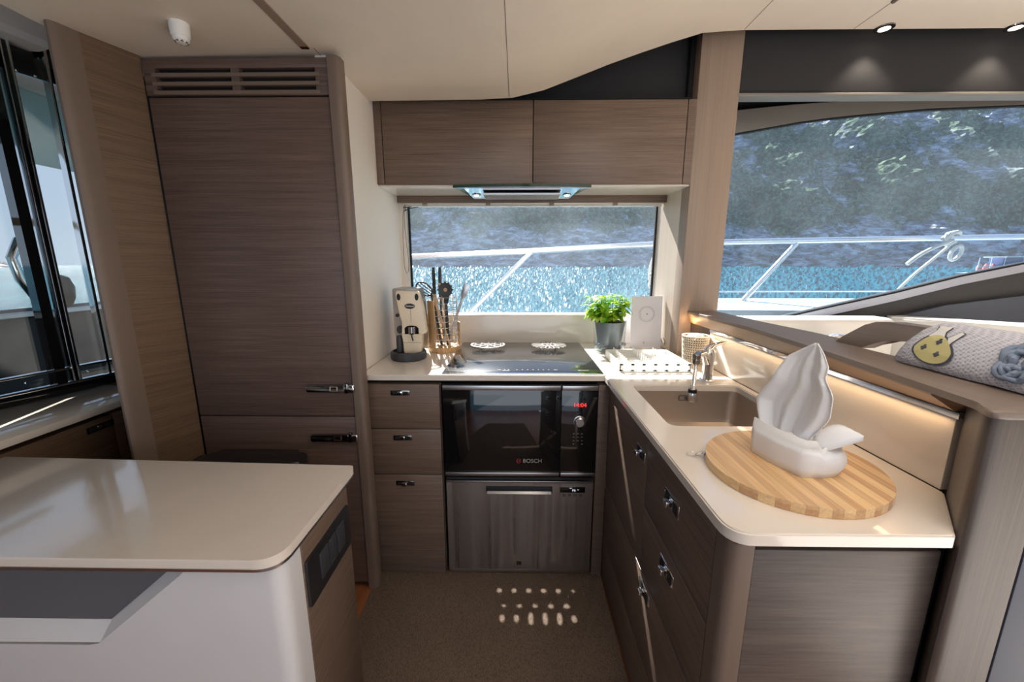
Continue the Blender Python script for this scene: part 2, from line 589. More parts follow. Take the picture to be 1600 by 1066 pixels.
def tube(bm, pts, r, seg=10, cap=True, closed=False):
    pts = [Vector(p) for p in pts]
    n = len(pts)
    rr = r if isinstance(r, (list, tuple)) else [r] * n
    rings = []
    up = Vector((0, 0, 1))
    prev = None
    for i in range(n):
        if closed:
            t = pts[(i + 1) % n] - pts[i - 1]
        else:
            t = pts[min(i + 1, n - 1)] - pts[max(i - 1, 0)]
        t.normalize()
        if prev is None:
            u = t.cross(up)
            if u.length < 1e-4:
                u = t.cross(Vector((1, 0, 0)))
        else:
            u = prev - t * prev.dot(t)
            if u.length < 1e-5:
                u = t.orthogonal()
        u.normalize()
        prev = u
        v = t.cross(u)
        rings.append([bm.verts.new(pts[i] + (u * math.cos(2 * math.pi * k / seg) + v * math.sin(2 * math.pi * k / seg)) * rr[i]) for k in range(seg)])
    m = n if closed else n - 1
    for i in range(m):
        A, Bq = rings[i], rings[(i + 1) % n]
        for k in range(seg):
            bm.faces.new((A[k], A[(k + 1) % seg], Bq[(k + 1) % seg], Bq[k]))
    if cap and not closed:
        bm.faces.new(rings[0][::-1])
        bm.faces.new(rings[-1])
    return bm

def lathe(bm, prof, c, seg=32, axis='Z', capb=True, capt=True, sx=1, sy=1, rot=None):
    rings = []
    c = Vector(c)
    for r, z in prof:
        ring = []
        for k in range(seg):
            a = 2 * math.pi * k / seg
            p = Vector((r * sx * math.cos(a), r * sy * math.sin(a), z))
            if axis == 'X':
                p = Vector((p.z, p.x, p.y))
            elif axis == 'Y':
                p = Vector((p.x, -p.z, p.y))
            if rot is not None:
                p = rot @ p
            ring.append(bm.verts.new(c + p))
        rings.append(ring)
    for i in range(len(rings) - 1):
        A, Bq = rings[i], rings[i + 1]
        for k in range(seg):
            bm.faces.new((A[k], A[(k + 1) % seg], Bq[(k + 1) % seg], Bq[k]))
    if capb:
        bm.faces.new(rings[0][::-1])
    if capt:
        bm.faces.new(rings[-1])
    return bm

def arc(cx, cy, r, a0, a1, n):
    return [(cx + r * math.cos(R(a0 + (a1 - a0) * i / n)), cy + r * math.sin(R(a0 + (a1 - a0) * i / n))) for i in range(n + 1)]

WORLD = {}
def wloc(o):
    return WORLD.get(o.name, Vector((0, 0, 0))) if o else Vector((0, 0, 0))

def obj(name, bm, m, parent=None, smooth=30, mods=None, base=True):
    bmesh.ops.recalc_face_normals(bm, faces=bm.faces)
    xs = [v.co.x for v in bm.verts]
    ys = [v.co.y for v in bm.verts]
    zs = [v.co.z for v in bm.verts]
    c = Vector(((min(xs) + max(xs)) / 2, (min(ys) + max(ys)) / 2, min(zs)))
    for v in bm.verts:
        v.co -= c
    me = bpy.data.meshes.new(name)
    bm.to_mesh(me)
    bm.free()
    ms = m if isinstance(m, (list, tuple)) else [m]
    for q in ms:
        me.materials.append(q)
    if smooth:
        me.shade_smooth()
        me.set_sharp_from_angle(angle=R(smooth))
    o = bpy.data.objects.new(name, me)
    COL.objects.link(o)
    if parent:
        o.parent = parent
    o.location = c - wloc(parent)
    WORLD[o.name] = c
    for k in (mods or []):
        md = o.modifiers.new(k[0], k[1])
        for a, v in k[2].items():
            setattr(md, a, v)
    return o

def tag(o, label, cat, group=None, kind=None):
    if label:
        o['label'] = label
    if cat:
        o['category'] = cat
    if group:
        o['group'] = group
    if kind:
        o['kind'] = kind
    return o

def thing(name, label, cat, loc, group=None):
    o = bpy.data.objects.new(name, None)
    o.empty_display_size = 0.05
    COL.objects.link(o)
    o.location = loc
    WORLD[o.name] = Vector(loc)
    return tag(o, label, cat, group)

def struct(name, bm, m, parent=None, smooth=30):
    o = obj(name, bm, m, parent, smooth)
    if not parent:
        o['kind'] = 'structure'
    return o

def bx(name, m, dims, parent=None, bev=0.0, **kw):
    return obj(name, box(B(), *dims, bev=bev), m, parent, **kw)

def textobj(name, txt, size, m, parent, loc, rot, depth=0.0004, align='CENTER', shear=0.0, squash=1.0):
    cu = bpy.data.curves.new(name, 'FONT')
    cu.body = txt
    cu.size = size
    cu.extrude = depth
    cu.align_x = align
    cu.align_y = 'CENTER'
    cu.shear = shear
    t = bpy.data.objects.new(name + '_tmp', cu)
    COL.objects.link(t)
    bpy.context.view_layer.update()
    dg = bpy.context.evaluated_depsgraph_get()
    me = bpy.data.meshes.new_from_object(t.evaluated_get(dg))
    bpy.data.objects.remove(t)
    bpy.data.curves.remove(cu)
    me.materials.clear()
    me.materials.append(m)
    me.name = name
    o = bpy.data.objects.new(name, me)
    COL.objects.link(o)
    if parent:
        o.parent = parent
    o.location = Vector(loc) - wloc(parent)
    o.rotation_euler = rot
    o.scale = (squash, 1, 1)
    return o

# ------------------------------------------------------------------ THE SETTING
struct('floor', box(B(), -2.9, 3.6, -2.7, 2.35, -0.06, 0.0), M['floor'])

CE = [(-1.335, 1.989), (-1.3, 1.99), (-0.6, 2.002), (-0.15, 2.006), (-0.02, 2.012), (0.109, 2.040), (0.24, 2.086), (0.37, 2.133), (0.50, 2.175), (0.625, 2.213), (0.746, 2.246), (0.9, 2.255), (1.3, 2.255), (3.6, 2.255)]
bm = B()
pts = [(x, -2.7, z) for x, z in CE] + [(3.6, -2.7, 2.36), (-1.335, -2.7, 2.36)]
prism(bm, pts, (0, 2.7 + 1.80, 0))
struct('ceiling', bm, M['ceiling'])
struct('ceiling_port', box(B(), -2.9, -1.335, -2.7, 1.9, 2.24, 2.30), M['ceiling'])
bm = B()
box(bm, -2.0, 3.6, 1.80, 2.26, 2.33, 2.38)
struct('ceiling_rear', bm, M['gap'])
def ceil_z(x):
    for (a, za), (b, zb) in zip(CE, CE[1:]):
        if a <= x <= b:
            return za + (zb - za) * (x - a) / (b - a)
    return 2.255
# seams between ceiling panels
for i, (x, y0, y1) in enumerate([(-0.035, -2.6, 1.797), (0.91, -2.6, 1.797), (1.345, 1.62, 1.797), (-0.645, 1.385, 1.45)]):
    struct('trim_%d' % (i + 1), box(B(), x - 0.0009, x + 0.0009, y0, y1, ceil_z(x) - 0.0008, ceil_z(x) + 0.002), M['taupe'])

# walls
struct('wall_left', box(B(), -0.665, -0.625, 1.43, 2.22, 0, 2.06), M['white_wall'])
bm = B()   # wall with the galley window, built around the opening
box(bm, -0.665, -0.588, 2.15, 2.23, 0, 2.4)
box(bm, 0.748, 0.80, 2.15, 2.23, 0, 2.4)
box(bm, -0.588, 0.748, 2.15, 2.23, 0, 1.060)
box(bm, -0.588, 0.748, 2.15, 2.23, 1.745, 2.4)
struct('wall_front', bm, M['splash'])
# salon side: framed window, curved head and rising lower edge
def xz(pts, y):
    return [(x, y, z) for x, z in pts]
head = [(0.93, 1.955), (1.141, 1.996), (1.30, 2.022), (1.444, 2.046), (1.60, 2.065), (1.761, 2.08), (2.077, 2.105), (2.551, 2.121), (3.5, 2.14)]
crown = [(0.93, 2.085), (1.193, 2.107), (1.40, 2.125), (1.60, 2.137), (1.845, 2.148), (2.54, 2.165), (3.5, 2.18)]
sill = [(1.50, 1.035), (1.60, 1.059), (1.76, 1.097), (2.091, 1.174), (2.42, 1.261), (2.747, 1.330), (3.5, 1.46)]
bm = B()
prism(bm, xz(head + crown[::-1], 2.20), (0, 0.05, 0), bev=0.006)
struct('wall_salon_upper', bm, M['greyframe'])
bm = B()
prism(bm, xz([(0.93, 2.06), (0.93, 2.4), (3.6, 2.4), (3.6, 2.165), (2.54, 2.15), (1.6, 2.11)], 2.255), (0, 0.02, 0))
struct('wall_salon_head', bm, M['gap'])
bm = B()
prism(bm, xz([(0.8, 0.0), (0.8, 1.0), (1.36, 1.0)] + sill + [(3.6, 1.46), (3.6, 0)], 2.22), (0, 0.05, 0))
struct('wall_salon_lower', bm, M['dashdark'])
bm = B()
off = [(x + 0.012, z - 0.040) for x, z in sill]
prism(bm, xz(sill + off[::-1], 2.195), (0, 0.03, 0), bev=0.003)
struct('trim_5', bm, M['pale_band'])
bm = B()
o2 = [(x + 0.002, z + 0.009) for x, z in sill]
o3 = [(x, z - 0.001) for x, z in sill]
prism(bm, xz(o3 + o2[::-1], 2.20), (0, 0.02, 0))
hi = [(x, z - 0.007) for x, z in head]
prism(bm, xz(head + hi[::-1], 2.205), (0, 0.02, 0))
struct('trim_6', bm, M['gap'])
bm = B()
prism(bm, [(1.9, 2.17, 1.0), (2.35, 2.17, 1.11), (2.9, 2.17, 1.18), (3.5, 2.17, 1.22), (3.5, 2.17, 0.9), (1.9, 2.17, 0.9)], (0, 0.03, 0), bev=0.006)
struct('trim_7', bm, M['bluegrey'])
# charcoal valance (blind pocket) right of the pillar, and dark fascia above the wall cupboard
bm = B()
box(bm, 0.93, 3.6, 1.86, 1.90, 2.045, 2.33, bev=0.006)
struct('trim_8', bm, M['charcoal'])
bm = B()
box(bm, 0.93, 3.6, 1.845, 1.91, 2.030, 2.044, bev=0.004)
struct('trim_9', bm, M['greyframe'])
bm = B()
box(bm, -0.62, 0.745, 1.93, 1.96, 2.0, 2.33)
struct('trim_10', bm, M['charcoal'])
bm = B()
box(bm, 0.745, 0.765, 1.90, 1.97, 2.025, 2.33)
box(bm, -0.62, 0.745, 1.84, 1.93, 2.0215, 2.024)
struct('trim_11', bm, M['gap'])
# far walls behind the camera, with the wide aft doorway
struct('wall_starboard', box(B(), 3.55, 3.6, -2.7, 2.3, 0, 2.36), M['ceiling'])
bm = B()
box(bm, -2.9, -1.5, -2.66, -2.6, 0, 2.36)
box(bm, 2.2, 3.6, -2.66, -2.6, 0, 2.36)
box(bm, -1.5, 2.2, -2.66, -2.6, 2.0, 2.36)
struct('wall_aft', bm, M['taupe'])
# port side: oblique wall with windows
WA, WB = Vector((-1.837, 1.726, 0)), Vector((-2.170, 0.493, 0))
wd = (WB - WA).normalized()
wn = Vector((-wd.y, wd.x, 0))
if wn.x < 0:
    wn = -wn      # towards the cabin
def wp(s, z, d=0.0):
    """point on the port wall plane: s metres aft of WA, d into the cabin"""
    p = WA + wd * s + wn * d
    return Vector((p.x, p.y, z))
def wbox(bm, s0, s1, z0, z1, d0, d1, bev=0.0):
    prism(bm, [wp(s0, z0, d0), wp(s1, z0, d0), wp(s1, z1, d0), wp(s0, z1, d0)], wn * (d1 - d0), bev)
    return bm
bm = B()
wbox(bm, -0.1479, 4.4374, 0, 0.8, -0.074, 0)
wbox(bm, -0.1479, 4.4374, 2.1805, 2.5996, -0.074, 0)
wbox(bm, -0.3698, -0.0493, 0, 2.5996, -0.037, 0)
struct('wall_port', bm, M['taupe'])
bm = B()
box(bm, -1.80, -1.22, 1.86, 1.90, 0, 2.36)
struct('wall_port_end', bm, M['gap'])
# window 3: port window, frame, bars, panes
w3 = thing('window_3', None, None, wp(0.37, 0.80))
w3['kind'] = 'structure'
bm = B()
wbox(bm, -0.0493, 4.4374, 0.8061, 0.8431, -0.037, 0.037, 0.003)
wbox(bm, -0.0493, 4.4374, 2.1558, 2.1805, -0.037, 0.037, 0.003)
obj('window_frame', bm, M['blackgloss'], w3)
bm = B()
wbox(bm, -0.0493, 4.4374, 0.8431, 0.853, -0.0247, 0.0431, 0.002)
wbox(bm, -0.0493, 4.4374, 0.9048, 0.9121, -0.0247, 0.037, 0.002)
wbox(bm, 0.0468, 0.0579, 0.8493, 2.1558, 0, 0.037, 0.002)
wbox(bm, 0.1504, 0.1578, 0.8493, 2.1558, -0.0123, 0.0419, 0.001)
wbox(bm, 0.1701, 0.175, 0.8493, 2.1558, -0.0123, 0.0419, 0.001)
obj('window_trim', bm, M['chrome'], w3)
bm = B()
wbox(bm, 0.1578, 0.1701, 0.8493, 2.1558, -0.0247, 0.037)
wbox(bm, 0.1874, 0.2194, 0.8493, 2.1558, -0.0247, 0.0247)
obj('window_bar', bm, M['blackgloss'], w3)
bm = B()
wbox(bm, -0.0493, 0.1541, 0.8493, 2.1558, -0.0099, -0.0025)
wbox(bm, 0.1726, 1.8489, 0.8493, 2.1558, -0.0099, -0.0025)
wbox(bm, 1.9105, 4.4374, 0.8493, 2.1558, -0.0099, -0.0025)
obj('window_pane', bm, M['clear'], w3)
bm = B()
for s, z in ((0.111, 0.876), (0.129, 2.039), (0.080, 2.039), (0.296, 0.876)):
    p = wp(s, z, 0.0)
    lathe(bm, [(0.005, 0), (0.005, 0.004), (0.003, 0.006)], p, 12, 'X')
obj('window_stud', bm, M['chrome'], w3)
# padded beam over the port window
bm = B()
a0, a1 = Vector((-1.763, 1.646, 0)), Vector((-1.972, 0.247, 0))
pr = [(0.0, 2.23), (0.0, 2.150), (-0.015, 2.129), (-0.05, 2.121), (-0.15, 2.125), (-0.15, 2.23)]
prism(bm, [(a0.x + x, a0.y, z) for x, z in pr], a1 - a0)
prism(bm, [(a0.x + x, a0.y + 0.0, z) for x, z in pr], (0.0, 0.0, 0.0001))
struct('trim_12', bm, M['gel'])
bm = B()
wbox(bm, -0.0493, 4.4374, 2.0326, 2.1558, -0.0025, 0.0049)
struct('trim_13', bm, M['blackgloss'])
# oblique veneered panel beside the port window, with its rounded post
bm = B()
prism(bm, [(-1.222, 1.405, 0), (-1.272, 1.265, 0), (-1.32, 1.28, 0), (-1.27, 1.42, 0)], (0, 0, 2.02))
struct('wall_port_panel', bm, M['wood_port'])
bm = B()
pp = rounded([(-1.271, 1.268), (-1.290, 1.190), (-1.375, 1.290), (-1.34, 1.33)], [0.002, 0.022, 0.012, 0.002])
prism(bm, [(x, y, 0) for x, y in pp], (0, 0, 2.02))
struct('trim_14', bm, M['taupe'])

# window 1 (galley) and window 2 (salon)
w1 = thing('window_1', None, None, (0.08, 2.19, 1.06))
w1['kind'] = 'structure'
bm = B()
box(bm, -0.588, -0.580, 2.185, 2.20, 1.06, 1.745)
box(bm, 0.738, 0.748, 2.185, 2.20, 1.06, 1.745)
box(bm, -0.588, 0.748, 2.185, 2.20, 1.735, 1.745)
obj('window_frame', bm, M['gap'], w1)
bx('window_pane', M['pane'], (-0.585, 0.745, 2.196, 2.202, 1.061, 1.74), w1)
w2 = thing('window_2', None, None, (2.0, 2.24, 1.0))
w2['kind'] = 'structure'
bm = B()
prism(bm, xz([(0.93, 0.99), (1.4, 0.99)] + [(x, z - 0.02) for x, z in sill] + [(x, z + 0.02) for x, z in head[::-1]], 2.245), (0, 0.006, 0))
obj('window_pane', bm, M['pane_tint'], w2)

# corner pillar and reveal
bm = B()
box(bm, 0.765, 0.94, 1.845, 1.935, 0.0, 2.34, bev=0.002)
struct('wall_pillar', bm, M['taupe_v'])
bm = B()
prism(bm, [(0.766, 1.935, 0.902), (0.7465, 2.184, 0.902), (0.80, 2.184, 0.902), (0.80, 1.935, 0.902)], (0, 0, 0.84))
struct('wall_right', bm, M['pale_v'])

# partition between galley and salon: core, post, ledge
bm = B()
prism(bm, [(0.842, 0.70, 0), (0.842, 1.845, 0), (0.925, 1.845, 0), (0.925, 1.20, 0), (0.895, 1.10, 0), (0.895, 0.61, 0), (0.83, 0.61, 0)], (0, 0, 1.075))
struct('wall_partition', bm, M['wood_h'])
bm = B()
pp = rounded([(0.822, 0.690), (0.703, 0.562), (0.812, 0.562), (0.90, 0.66)], [0.0, 0.016, 0.004, 0.0])
prism(bm, [(x, y, 0) for x, y in pp], (0, 0, 1.1025))
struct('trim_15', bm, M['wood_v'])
bm = B()
box(bm, 0.822, 1.02, 0.566, 0.60, 0.0, 1.1025, bev=0.002)
struct('trim_16', bm, M['bluegrey'])

# ledge along the partition
lg = thing('partition_ledge', 'long taupe wooden ledge capping the partition between sink counter and salon', 'ledge', (0.86, 1.2, 1.07))
bm = B()
fe2 = rounded([(0.800, 1.843), (0.806, 1.35), (0.775, 0.95), (0.730, 0.600), (0.700, 0.557), (1.0, 0.553), (1.0, 0.60), (0.900, 0.64), (0.900, 1.085), (0.953, 1.14), (0.953, 1.25), (0.930, 1.50), (0.930, 1.843)],
              [0, 0.3, 0.2, 0.03, 0.02, 0.01, 0.01, 0.01, 0.01, 0.02, 0.1, 0.1, 0])
prism(bm, [(x, y, 1.103) for x, y in fe2], (0, 0, 0.0125), bev=0.004, seg=3)
obj('ledge_top', bm, M['ledge_top'], lg)
bm = B()
vs = []
for (x, y) in [(0.801, 1.843), (0.8035, 1.35), (0.777, 0.95), (0.757, 0.79), (0.742, 0.68)]:
    vs.append([bm.verts.new((x, y, 1.1035)), bm.verts.new((x, y, 1.100)), bm.verts.new((0.814, max(y, 0.70), 1.0615)), bm.verts.new((0.86, max(y, 0.70), 1.0615)), bm.verts.new((0.86, y, 1.1035))])
for a, b in zip(vs, vs[1:]):
    for k in range(5):
        bm.faces.new((a[k], a[(k + 1) % 5], b[(k + 1) % 5], b[k]))
bm.faces.new(vs[0][::-1])
bm.faces.new(vs[-1])
obj('ledge_edge', bm, M['ledge_edge'], lg)['label'] = 'pale slanted wooden underside of the ledge'
bm = B()
box(bm, 0.812, 0.840, 0.69, 1.64, 1.0495, 1.0608)
obj('mirror_strip', bm, M['chrome'], lg)['label'] = 'mirror strip under the ledge'

# grab rail on the ledge
hr = B()
prof = [(1.112, 1.113), (1.085, 1.132), (1.025, 1.175), (0.995, 1.187), (0.96, 1.191), (0.80, 1.193), (0.72, 1.190), (0.66, 1.16), (0.60, 1.113), (0.655, 1.113), (0.70, 1.142), (0.74, 1.153), (0.90, 1.154), (0.955, 1.151), (0.985, 1.138), (1.022, 1.113)]
prism(hr, [(0.905, y, z) for y, z in prof], (0.042, 0, 0), bev=0.005)
tag(obj('grab_rail', hr, M['ledge_top']), 'brown wooden grab rail rising from the ledge, left of the towel', 'grab rail')

# ------------------------------------------------------------------ OUTSIDE
bm = B()
box(bm, -900, 1500, 2.9, 1400, -1.21, -1.2)
box(bm, -900, -3.0, -400, 2.9, -1.21, -1.2)
struct('sea', bm, M['sea'])
# choppy water abeam, real wavelets whose size grows with distance
bm = B()
NA, ND = 900, 190
grid = []
for j in range(ND + 1):
    D = 5.5 * (300 / 5.5) ** (j / ND)
    row = []
    for i in range(NA + 1):
        a = R(-26 + 88 * i / NA)
        x_, y_ = D * math.sin(a), D * math.cos(a)
        p = Vector((a * D * 1.0, 0, 0))
        u_, v_ = i / 3.2, j / 1.25
        h = 0.0085 * D * (noise.noise(Vector((u_, v_, 1.7))) + 0.6 * noise.noise(Vector((u_ * 0.31, v_ * 0.33, 8.1))))
        row.append(bm.verts.new((x_, y_, -1.02 + h)))
    grid.append(row)
for j in range(ND):
    for i in range(NA):
        bm.faces.new((grid[j][i], grid[j][i + 1], grid[j + 1][i + 1], grid[j + 1][i]))
struct('sea_chop', bm, M['sea_chop'], smooth=0)

def headland(name, x0, x1, yb, nx, nv, hmax, seed, label, fx0, fx1, yfun=None):
    bm = B()
    grid = []
    for i in range(nx + 1):
        u = i / nx
        x = x0 + (x1 - x0) * u
        row = []
        edge = min(1.0, (x - fx0) / 60 if x < (x0 + x1) / 2 else (fx1 - x) / 60)
        edge = max(0.0, min(1, edge))
        edge = edge * edge * (3 - 2 * edge)
        for j in range(nv + 1):
            v = j / nv
            base = yb + 14 * noise.noise(Vector((x * 0.02, seed, 0))) + 5 * noise.noise(Vector((x * 0.11, seed + 3, 0)))
            if yfun:
                base += yfun(x)
            if v < 0.12:
                t = v / 0.12
                z = -3 + 16 * t * (0.8 + 0.4 * noise.noise(Vector((x * 0.06, 7, seed))))
                y = base + 7 * t
            else:
                t = (v - 0.12) / 0.88
                z = 13 * (0.8 + 0.4 * noise.noise(Vector((x * 0.06, 7, seed)))) + hmax * t ** 0.9
                y = base + 7 + hmax * 0.95 * t
            p = Vector((x, y, z))
            d = noise.fractal(p * 0.035, 0.9, 2.1, 5) * 7 + noise.fractal(p * 0.22 + Vector((5, 1, 2)), 0.7, 2.2, 4) * 2.6
            y += -d * min(1, v * 8 + 0.3)
            z += d * 0.35 * min(1, v * 8)
            z = -3 + (z + 3) * (0.02 + 0.98 * edge)
            row.append(bm.verts.new((x, y, z)))
        grid.append(row)
    for i in range(nx):
        for j in range(nv):
            bm.faces.new((grid[i][j], grid[i + 1][j], grid[i + 1][j + 1], grid[i][j + 1]))
    # back face so that it is a closed hill
    for i in range(nx):
        a, b = grid[i][-1], grid[i + 1][-1]
        c = bm.verts.new((b.co.x, b.co.y + 120, -3))
        e = bm.verts.new((a.co.x, a.co.y + 120, -3))
        bm.faces.new((a, b, c, e))
    o = struct(name, bm, M['rock'], smooth=0)
    return o
headland('hill_slope', -190, 620, 248, 330, 110, 185, 2.3, '', -190, 640)
headland('hill_far', -620, -430, 115, 60, 40, 120, 9.1, '', -620, -425)

# hull edge / bulwark and guard rail
bm = B()
prism(bm, [(1.30, 2.55, 1.030), (1.30, 3.12, 1.065), (1.30, 3.16, 1.03), (1.30, 3.16, 0.3), (1.30, 2.55, 0.3)], (4.5, 0, 0), bev=0.01)
tag(obj('side_deck', bm, M['deck']), 'pale grey side deck edge seen low through the salon window', 'deck', kind='structure')
gr = thing('guard_rail', 'polished stainless guard rail running past both windows', 'guard rail', (1.5, 3.0, 0.8))
bm = B()
RP = [(-2.6, 3.0, 1.285), (-0.809, 3.0, 1.383), (0.104, 3.0, 1.426), (1.051, 3.0, 1.477), (1.544, 3.0, 1.490), (3.16, 3.0, 1.518), (5.0, 3.0, 1.545)]
tube(bm, RP, 0.021, 12)
obj('top_rail', bm, M['rail'], gr)
for (xa, za, xb, zb) in [(0.104, 1.42, -0.46, 0.87), (2.06, 1.48, 1.60, 0.92), (4.1, 1.52, 3.6, 0.9), (-1.8, 1.34, -2.3, 0.8)]:
    bm = B()
    tube(bm, [(xa, 3.0, za), (xb, 3.0, zb)], 0.018, 12)
    lathe(bm, [(0.03, 0), (0.03, 0.02), (0.02, 0.035)], (xb, 3.0, zb - 0.01), 16)
    obj('stanchion', bm, M['rail'], gr)
bm = B()
tube(bm, [(1.0, 3.0, 1.125), (1.73, 3.0, 1.128), (5.0, 3.0, 1.135)], 0.006, 8)
obj('guard_wire', bm, M['rail'], gr)

def wobble(p, q, sag, n=12, wob=0.0, seed=0):
    out = []
    for i in range(n + 1):
        t = i / n
        v = Vector(p).lerp(Vector(q), t)
        v.z -= sag * 4 * t * (1 - t)
        v.x += wob * math.sin(t * 7 + seed)
        out.append(v)
    return out
def loop(c, rx, rz, tilt=0.0, n=26, dy=0.0):
    out = []
    for i in range(n):
        a = 2 * math.pi * i / n
        x, z = rx * math.sin(a), rz * math.cos(a)
        out.append(Vector((c[0] + x * math.cos(tilt) + z * math.sin(tilt), c[1] + dy * math.sin(a), c[2] - x * math.sin(tilt) + z * math.cos(tilt))))
    return out
rk = B()
for k in range(4):
    tube(rk, loop((3.17 + 0.012 * k - 0.02, 3.0, 1.515), 0.045, 0.034 + 0.004 * k, 0.4 * k, dy=0.03), 0.013, 8, closed=True)
tube(rk, wobble((3.16, 2.97, 1.50), (2.86, 2.97, 1.33), -0.02, 10, 0.006), 0.014, 8)
tube(rk, wobble((3.14, 2.97, 1.46), (2.84, 2.99, 1.13), -0.01, 10, 0.004), 0.010, 8)
tube(rk, loop((3.20, 2.97, 1.41), 0.032, 0.055, 0.5), 0.012, 8, closed=True)
tag(obj('mooring_rope', rk, M['rope']), 'white rope knotted on the guard rail, tails hanging towards the water, seen in salon window', 'rope')
rk = B()
for k in range(5):
    tube(rk, loop((1.02 + 0.012 * k, 2.97, 1.355 - 0.018 * k), 0.03 + 0.008 * (k % 3), 0.10 + 0.012 * k, 0.33 + 0.06 * k, dy=0.02), 0.0065, 8, closed=True)
for k in range(3):
    tube(rk, loop((1.06, 3.0, 1.478), 0.035, 0.030, 0.3 * k, dy=0.03), 0.007, 8, closed=True)
tag(obj('mooring_rope', rk, M['rope']), 'coiled pale rope loops hanging from the rail at right of galley window', 'rope')

# distant day boat
bt = thing('motor_boat', 'small white and navy day boat far out on the water', 'boat', (66, 55, -1.0))
bm = B()
hp = [(-5.0, -1.3), (-5.0, 1.3), (3.0, 1.5), (5.5, 0.2), (5.5, -0.2), (3.0, -1.5)]
lo = [bm.verts.new((66 + x * 0.93, 55 + y * 0.8, -1.1)) for x, y in hp]
hi_ = [bm.verts.new((66 + x, 55 + y, 0.15 if x < 0 else 0.45)) for x, y in hp]
bm.faces.new(lo[::-1])
bm.faces.new(hi_)
for i in range(6):
    bm.faces.new((lo[i], lo[(i + 1) % 6], hi_[(i + 1) % 6], hi_[i]))
obj('hull', bm, M['boathull'], bt)
bm = B()
box(bm, 61.0, 65.2, 53.6, 53.75, -0.75, 0.05)
box(bm, 64.4, 67.0, 53.8, 55.5, 0.2, 2.2, bev=0.1)
obj('canvas_screen', bm, M['navy'], bt)
bm = B()
box(bm, 64.6, 71.0, 53.6, 56.4, 2.2, 2.32, bev=0.05)
obj('canopy', bm, M['deck'], bt)
bm = B()
for x in (61.2, 62.8, 64.5, 67.0, 70.5):
    tube(bm, [(x, 53.8, 0.1), (x + 0.1, 53.8, 2.2)], 0.07, 6)
for x in (61.0, 63.0):
    tube(bm, [(x, 53.6, 1.0), (x + 3, 53.6, 1.0)], 0.05, 6)
obj('boat_rail', bm, M['whiteprint'], bt)
bm = B()
tube(bm, [(62.6, 53.5, -1.0), (62.6, 53.5, 0.9)], 0.06, 6)
tube(bm, [(63.4, 53.5, -1.0), (63.4, 53.5, 0.9)], 0.06, 6)
obj('ladder', bm, M['whiteprint'], bt)
for i, (x, z, wh) in enumerate([(62.1, 0.46, 'leftmost'), (63.0, 0.46, 'middle'), (63.9, 0.46, 'rightmost')]):
    bm = B()
    lathe(bm, [(0.25, 0), (0.32, 0.35), (0.22, 0.7), (0.10, 0.95)], (x, 54.4, z), 10)
    tag(obj('beach_towel_bundle', bm, M['pinkcloth']), '%s of three coral cloth bundles in the stern of the distant boat' % wh, 'cloth', 'coral cloths on the distant boat')
for i, (x, y, lx, wh) in enumerate([(76, 60, 1.2, 'nearest the distant boat'), (83, 62, 1.9, 'middle one of three'), (92, 64, 1.3, 'at the picture edge')]):
    bm = B()
    tube(bm, [(x, y, 0.6), (x + lx, y, 5.2)], 0.16, 8)
    lathe(bm, [(0.6, -1.6), (0.9, 0), (0.5, 0.7)], (x, y, 0), 12)
    tag(obj('mooring_spar', bm, M['whiteprint']), 'slender white leaning spar on the water, ' + wh, 'spar', 'white spars near the distant boat')

# what the port window looks onto: coaming, hoop, outboard, overhang
bm = B()
box(bm, -3.05, -2.50, -1.8, 3.2, 0.0, 1.065, bev=0.03)
tag(obj('cockpit_coaming', bm, M['gap']), 'gloss black coaming outside the port window', 'coaming', kind='structure')
bm = B()
box(bm, -2.54, -2.48, -1.8, 3.2, 1.068, 1.090, bev=0.005)
tag(obj('coaming_strip', bm, M['whiteprint']), 'white strip along the black coaming outside port window', 'strip', kind='structure')
bm = B()
tube(bm, [(-2.773, 2.293, 1.071), (-2.773, 2.219, 1.157), (-2.773, 2.176, 1.249), (-2.773, 2.160, 1.365), (-2.773, 2.206, 1.459), (-2.773, 2.342, 1.484)], 0.022, 14)
tag(obj('stern_hoop', bm, M['chrome']), 'bent polished steel tube outside the left window', 'steel hoop')
bm = B()
lathe(bm, [(0.04, 0), (0.062, 0.05), (0.068, 0.12), (0.05, 0.18), (0.012, 0.20)], (-2.93, 2.49, 1.066), 16)
tag(obj('outboard_motor', bm, M['black']), 'black outboard motor cowl beyond the steel hoop', 'motor')
bm = B()
box(bm, -3.95, -2.30, -2.6, 4.2, 2.13, 2.22, bev=0.02)
struct('deck_overhang', bm, M['taupe_hi'])
bm = B()
box(bm, -4.2, -4.08, -1.2, 2.9, 1.61, 1.66)
tag(obj('teak_rail', bm, M['teak']), 'orange teak rail far outside the left window', 'teak rail')

# ------------------------------------------------------------------ PANTRY CABINET
def louvre_panel(x0, x1, y0, y1, z0, z1, slots, slotz, depth):
    """face panel with horizontal slots, as solid strips around the openings"""
    bm = B()
    zs = [z0] + [z for s in sorted(slotz) for z in s] + [z1]
    for i in range(0, len(zs), 2):
        box(bm, x0, x1, y0, y1, zs[i], zs[i + 1], bev=0.0012)
    xs = [x0] + [v for s in slots for v in s] + [x1]
    for s in slotz:
        for i in range(0, len(xs), 2):
            box(bm, xs[i], xs[i + 1], y0 + 0.0006, y1, s[0], s[1])
    return bm
pc = thing('pantry_cabinet', 'tall brown wooden pantry cabinet with louvred vent at its top', 'cabinet', (-0.92, 1.5, 0))
bm = B()
box(bm, -1.225, -0.632, 1.43, 2.15, 0.0, 1.985)
obj('carcass', bm, M['wood_pantry_dim'], pc)
bm = B()
box(bm, -1.214, -0.614, 1.4215, 1.43, 0.02, 1.98)
obj('shadow_gap', bm, M['gap'], pc)
bm = B()
